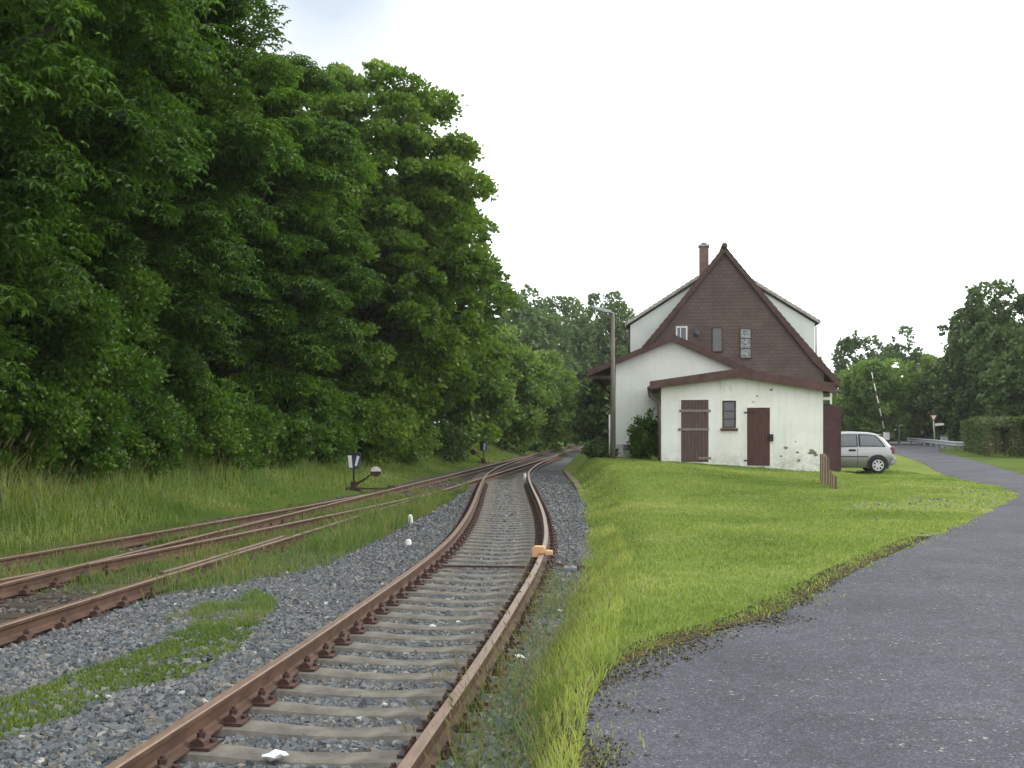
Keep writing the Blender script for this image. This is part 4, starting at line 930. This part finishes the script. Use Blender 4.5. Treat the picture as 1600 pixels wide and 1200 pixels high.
def leafy_run(name,label,cat,segs,mat,leaf,nl,w_,h_,wob=.12,h0=0.,mat2=None):
    c=[];q=[]
    for (x0,y0,x1,y1,n_) in segs:
        t=rng.random(n_); X=x0+(x1-x0)*t; Y=y0+(y1-y0)*t; L=math.hypot(x1-x0,y1-y0); nxx,nyy=-(y1-y0)/L,(x1-x0)/L
        a=rng.uniform(0,np.pi,n_); cc=np.clip(np.cos(a)*1.35,-1,1); ss=np.clip(np.sin(a)*1.35,0,1)
        hh=h_*(1+wob*(vnoise(X,Y,.35,5)-.5)*2); v_=np.where(np.abs(cc)>.98,rng.random(n_),ss)
        ru=rng.uniform(.86,1.05,n_)
        ww=w_*(1+.2*(vnoise(X+9,Y,.8,6)-.5))
        c.append(np.stack([X+nxx*cc*ww*ru,Y+nyy*cc*ww*ru,H(X,Y)+h0+hh*v_*ru],-1)); q.append(np.stack([nxx*cc,nyy*cc,ss*.6],-1))
    c=np.concatenate(c); q=np.concatenate(q); V,F=leaves(c,q,leaf*rng.uniform(.7,1.3,len(c)),'quad')
    t=thing(name,label,cat); np_obj('foliage',V,F,mat,t)
    for (x0,y0,x1,y1,n_) in segs:
        m=max(2,int(math.hypot(x1-x0,y1-y0)/4))
        for k in range(m):
            s=(k+.5)/m; xx,yy_=x0+(x1-x0)*s,y0+(y1-y0)*s; z=float(H(xx,yy_)); MB().tube([(xx,yy_,z-.2),(xx+.1,yy_,z+h_*.5),(xx,yy_+.1,z+h_*.85)],[.04,.03,.01],6).build('stem',M_bark,t)
    return t
leafy_run('hedge','clipped reddish-green hedge at the right edge beside the drive','hedge',[(25.6,57.6,31.5,76,12000),(25.6,57.6,36,54,14000),(26.6,59,37,57,8000)],M_leafR,.15,0,1.0,1.9)
leafy_run('dark_hedge','long dark hedge running behind the far street','hedge',[(20,114,50,113,15000),(26,118,60,117,9000),(50,113,75,112,4000)],M_leafC,.6,0,1.6,4.2)
leafy_run('dark_hedge','dark hedge far behind the house left of the rails','hedge',[(-12,110,14,150,6000)],M_leafC,.6,0,2.0,4.0)
leafy_run('dark_hedge','dark thicket closing the gaps behind the left-hand trees','hedge',[(-21,16,-17,40,15000),(-17,40,-10,72,15000),(-22,20,-40,60,4000)],M_leafC,.6,0,2.2,7.5)

# ------------------------------------------------------------------ grass
def gz(x,y): return np.stack([x,y,H(x,y)],-1)
# tall grass on the embankment
x,y=scatter(420000,-26,2,10,75,1.25)
d=leftedge(y)-x
gap=np.interp(y,[10,20,24,45,60],[0,0,.7,.6,0]); d=d-gap; den=sm((d+.1)/1.2)*(.35+.65*vnoise(x,y,.7,11))*(d<9)
k=inview(x,y,250)&(d>-.1)&(rng.random(len(x))<den)
x,y,d=x[k],y[k],d[k]
h=(.10+.82*sm(d/3.4))*rng.uniform(.35,1.2,len(x))*(.35+1.0*vnoise(x,y,.55,12))*(.7+.5*vnoise(x,y,2.1,13))*np.clip(1.25-y/110,.6,1.2)
w=.007+.0006*y
tag(blades('tall_grass',gz(x,y),h,w*.75*rng.uniform(.7,1.4,len(x)),.75,M_tall,seed=(.16,.16)),'tall unmown grass with pale seed heads on the left embankment','tall grass',None,'stuff')
# weeds on and between the tracks
x,y=scatter(170000,-8,1.5,9,46,1.2)
strip_=(x>Xm(y)+.85)&(x<np.minimum(Xm(y)+.85+np.interp(y,[9,12.2,13.2,15,18,24,32],[-.2,-.1,.6,1.2,1.1,.8,.3]),sx(y)-1.15))&(vnoise(x,y,1.2,20)>.25)
ins=(np.abs(x-Xm(y))<.68)&(vnoise(x,y,.9,21)>np.interp(y,[9,13,15,30,34],[.70,.52,.22,.20,.8]))
lf=(x<Xm(y)-.8)&(x>leftedge(y)-.3)&(vnoise(x,y,1.1,22)>np.interp(y,[9,12,24,30,36],[.55,.4,.45,.75,.8]))
k=inview(x,y)&(strip_|ins|lf); x,y=x[k],y[k]; fs=strip_[k]
h=rng.uniform(.05,.19,len(x))*np.interp(y,[12,15],[.7,1.15])*(1+1.0*fs)*(.5+vnoise(x,y,1.5,23))
tag(blades('track_weeds',gz(x,y),h,(.005+.0005*y)*rng.uniform(.7,1.5,len(x)),.7,M_weed,seed=(.04,.2)),'weeds and thin grass growing along and between the main line rails','weeds',None,'stuff')
# mossy turf strip in the ballast and a grass tuft
x,y=scatter(120000,-5.2,-1.9,5.5,13,1.0)
cl=np.interp(y,[5.5,7,9,10.5,12,13],[-3.6,-3.25,-2.95,-2.85,-2.9,-3.0]); wd_=np.interp(y,[5.5,8,9.3,10.2,11.4,12.2,13],[.55,.5,.22,.3,.42,.2,.1])
k=inview(x,y)&(np.abs(x-cl)<wd_*(.3+1.3*vnoise(x,y,1.9,31)))&(vnoise(x,y,3.5,32)>.22+.35*rng.random(len(x))); x,y=x[k],y[k]
h=np.interp(y,[5,9.6,10.4,12,13],[.03,.04,.09,.12,.07])*rng.uniform(.5,1.3,len(x))
tag(blades('moss_turf',gz(x,y)+[0,0,.015],h,.008*rng.uniform(.7,1.5,len(x)),.8,M_weed),'low green mossy turf strip spreading over the grey ballast','moss',None,'stuff')
x,y=scatter(150000,-5.2,-1.9,5.5,11,1.0); cl=np.interp(y,[5.5,7.3,8.4,9.6,11],[-3.9,-3.3,-2.9,-2.75,-2.75])
k=inview(x,y)&(np.abs(x-cl)<.42*(.45+.9*vnoise(x,y,1.5,35)))&(vnoise(x,y,4,36)>.15+.4*rng.random(len(x))); x,y=x[k],y[k]
tag(blades('moss_turf',gz(x,y)+[0,0,.025],rng.uniform(.03,.065,len(x)),.010*rng.uniform(.7,1.5,len(x)),.9,M_moss),'flat yellowish green moss patch in the ballast at the lower left','moss',None,'stuff')
# lawn blades
x,y=scatter(430000,0,14.5,7,42,1.35)
k=inview(x,y)&(x>xl(y)+.05)&(x<xr(y)+.10-.30*vnoise(x,y,3,41)); x,y=x[k],y[k]
keep=(rng.random(len(x))<np.clip(1.15-1.0*(vnoise(x,y,.8,42)>.56)*(x>xr(y)-3.2)*(y>15),.12,1))
x,y=x[keep],y[keep]
h=rng.uniform(.02,.06,len(x))*(.5+.9*vnoise(x,y,.9,43))*(.6+.9*vnoise(x,y,4.5,45))
edge=np.clip(1-(x-xl(y))/1.0,0,1); h=h*(1+2.8*edge*vnoise(x,y,1.3,44))
tag(blades('lawn_grass',gz(x,y),h,(.004+.0007*y)*rng.uniform(.7,1.3,len(x)),.9,M_lawnb),'short bright mown grass blades covering the lawn','grass',None,'stuff')
x,y=scatter(60000,0,13,7,34,1.3); k=inview(x,y)&(x>xl(y)+.3)&(x<xr(y)-.1)&(vnoise(x,y,2.3,46)>.72)&(vnoise(x,y,.4,47)>.35); x,y=x[k],y[k]
tag(blades('lawn_weeds',gz(x,y),rng.uniform(.02,.055,len(x)),(.012+.0006*y)*rng.uniform(.7,1.4,len(x)),1.1,M_tall),'darker broad-leaved weed patches dotted through the lawn','weeds',None,'stuff')
x,y=scatter(30000,5,12.5,16,30,1.1); k=inview(x,y)&(x<xr(y))&(x>xr(y)-3.2)&(vnoise(x,y,.8,42)>.56)&(rng.random(len(x))<.06); x,y=x[k],y[k]
stones('lawn_gravel',x,y,rng.uniform(.015,.045,len(x)),M_stonep,sink=.3,label='thin pale gravel showing through the sparse lawn corner by the drive',cat='gravel',dz=.004)
# yellowish tall fringe between ballast and asphalt
x,y=scatter(90000,-.5,3.0,4.7,20,1.3)
band=(x>xl(y)+.02)&(x<np.minimum(xr(y)+.04,xl(y)+np.interp(y,[4,8,12,20],[.55,.62,.7,.5])))
k=inview(x,y)&band&(rng.random(len(x))<.35+.65*vnoise(x,y,2,51)); x,y=x[k],y[k]
h=rng.uniform(.06,.19,len(x))*(.5+vnoise(x,y,1.2,52))*np.interp(y,[4,10,20],[1.15,1,.7])
tag(blades('edge_grass',gz(x,y),h,.0085*rng.uniform(.6,1.2,len(x)),.65,M_yel,seed=(.05,.2)),'yellow-green longer grass fringe between the ballast and the asphalt','grass',None,'stuff')
x,y=scatter(60000,.0,9,4.7,24,1.3); dd=x-xr(y); k=(dd>-.3)&(dd<.28*rng.random(len(x))**2*vnoise(x,y,3.3,55)*2)&inview(x,y)&(vnoise(x,y,2.4,56)>.3); x,y=x[k],y[k]
tag(blades('edge_grass',gz(x,y)+[0,0,.01],rng.uniform(.015,.06,len(x)),(.004+.0005*y)*rng.uniform(.7,1.4,len(x)),1.0,M_yel),'short sparse blades creeping from the lawn onto the asphalt edge','grass',None,'stuff')
# leafy stalks leaning over the right rail
x,y=scatter(6500,-.4,1.1,5.4,13.5,1.1); k=(x>sx(y)+.85)&(x<xl(y)+.2)&(vnoise(x,y,1.5,61)>.4); x,y=x[k],y[k]
tag(blades('rail_weeds',gz(x,y),rng.uniform(.12,.42,len(x)),.0045*rng.uniform(.7,1.4,len(x)),1.0,M_weed,seed=(.35,.16)),'sparse leaning stalks right of the siding rail','weeds',None,'stuff')
# grass tufts at the foot of the walls
x,y=scatter(9000,4.9,11.2,39.0,39.5,1); k=vnoise(x,y*3,1.3,71)>.45; x,y=x[k],y[k]
tag(blades('wall_foot_grass',gz(x,y),rng.uniform(.06,.28,len(x))*(vnoise(x,y,1.2,72)),.02+0*x,.5,M_tall),'uncut grass tufts along the foot of the garage wall','grass',None,'stuff')
# brown moss and crumbs where the asphalt breaks up
ym=np.linspace(4.2,15,260); wob1=.10*(vnoise(ym,ym*0,2.2,83)-.5); wob2=vnoise(ym,ym*0+3,6,84)*np.interp(ym,[4.5,7,9,12,15],[.05,.05,.12,.07,.02])-.03
strip('moss_margin',ym,lambda q:xr(q)-.14+wob1,lambda q:xr(q)+.02+wob2,6,.018,M_mossy,'brown mossy crumbly margin where the asphalt breaks into the grass','moss',jit=.02)
x,y=scatter(190000,.0,7,4.6,16,1.2); dd=x-xr(y); lim=np.interp(y,[4.8,7,9,11,14],[.45,.36,.42,.14,.03])
k=(dd>-.3)&(dd<lim*(.15+.85*vnoise(x,y,2.4,81))*(.1+1.3*rng.random(len(x))))&inview(x,y)&(rng.random(len(x))<.8); x,y=x[k],y[k]
stones('moss_crumbs',x,y,rng.uniform(.004,.014,len(x)),stonemat('brown_moss_crumbs',[(0,(.025,.022,.010)),(.5,(.060,.045,.020)),(.85,(.10,.095,.035)),(1,(.17,.16,.14))]),sink=.1,label='brown moss and crumbs creeping over the asphalt edge',cat='moss',dz=.014)
x,y=scatter(5200,.2,9,4.8,20,1.3); dd=x-xr(y); k=(dd>-.15)&(dd<.8*rng.random(len(x))**2+.05)&inview(x,y); x,y=x[k],y[k]
stones('asphalt_crumbs',x,y,rng.uniform(.008,.022,len(x)),M_stoneb,sink=.1,label='small loose crumbs along the broken asphalt edge',cat='gravel')

# ------------------------------------------------------------------ thin summer haze
m,nt,out=newmat('thin_haze'); pv=N(nt,'VolumePrincipled'); pv.inputs['Color'].default_value=(.95,.97,1,1); pv.inputs['Density'].default_value=HAZE; pv.inputs['Anisotropy'].default_value=.2
nt.links.new(pv.outputs[0],out.inputs['Volume'])
hz=MB().box(-1000,1000,-60,1500,-3,30).build('haze',m); tag(hz,'thin pale summer haze lightening the distant trees','haze',None,'stuff')
# ------------------------------------------------------------------ sky, sun, camera
wd=bpy.data.worlds.new('World'); scene.world=wd; wd.use_nodes=True; nt=wd.node_tree; nt.nodes.clear()
out=nt.nodes.new('ShaderNodeOutputWorld')
SUN_EL,SUN_AZ=R(36),R(72)      # azimuth measured from +Y toward +X
sky=N(nt,'TexSky',sky_type='NISHITA'); sky.sun_disc=False; sky.sun_elevation=SUN_EL; sky.sun_rotation=SUN_AZ
bg1=N(nt,'Background'); bg1.inputs[1].default_value=.12; nt.links.new(sky.outputs[0],bg1.inputs[0])
bg2=N(nt,'Background'); bg2.inputs[1].default_value=1.0
tc=N(nt,'TexCoord'); mp=N(nt,'Mapping'); mp.inputs['Scale'].default_value=(1,1,2.2); nt.links.new(tc.outputs['Generated'],mp.inputs[0])
nz=noise(nt,mp.outputs[0],2.2,5,.5)
cl_=ramp(nt,nz,[(.3,(1.55,1.62,1.68)),(.7,(2.15,2.18,2.15))])
nt.links.new(cl_,bg2.inputs[0])
# a thin gap in the cloud cover, high over the left-hand trees
dp=N(nt,'VectorMath',operation='DOT_PRODUCT'); v0=Vector((-.17,1,.42)).normalized(); dp.inputs[1].default_value=v0
nrm_=N(nt,'VectorMath',operation='NORMALIZE'); nt.links.new(tc.outputs['Generated'],nrm_.inputs[0]); nt.links.new(nrm_.outputs[0],dp.inputs[0])
add=N(nt,'Math',operation='MULTIPLY_ADD'); add.inputs[1].default_value=.016; nt.links.new(nz,add.inputs[0]); nt.links.new(dp.outputs['Value'],add.inputs[2])
cr=N(nt,'MapRange'); cr.inputs[1].default_value=.990+.008; cr.inputs[2].default_value=1.0+.008; cr.inputs[3].default_value=1; cr.inputs[4].default_value=.30; nt.links.new(add.outputs[0],cr.inputs[0])
ms=N(nt,'MixShader'); nt.links.new(cr.outputs[0],ms.inputs[0]); nt.links.new(bg1.outputs[0],ms.inputs[1]); nt.links.new(bg2.outputs[0],ms.inputs[2])
nt.links.new(ms.outputs[0],out.inputs[0])
sd=bpy.data.lights.new('sun','SUN'); sd.energy=2.1; sd.angle=R(11); sd.color=(1,.95,.86)
so=bpy.data.objects.new('sun',sd); COL.objects.link(so)
dv_=Vector((math.sin(SUN_AZ)*math.cos(SUN_EL),math.cos(SUN_AZ)*math.cos(SUN_EL),math.sin(SUN_EL)))
so.rotation_euler=dv_.to_track_quat('Z','Y').to_euler(); so.location=(20,0,30)
cam=bpy.data.cameras.new('camera'); co=bpy.data.objects.new('camera',cam); COL.objects.link(co)
co.location=(0,0,HC); co.rotation_euler=(R(90),0,0); cam.sensor_width=36; cam.lens=1750/1600*36; cam.shift_y=65/1600; cam.clip_end=3000; cam.clip_start=.1
scene.camera=co
scene.view_settings.view_transform='Standard'; scene.view_settings.look='None'; scene.view_settings.exposure=0; scene.view_settings.gamma=1
scene.render.engine='CYCLES'; scene.cycles.max_bounces=6; scene.cycles.transparent_max_bounces=4; scene.cycles.use_denoising=True
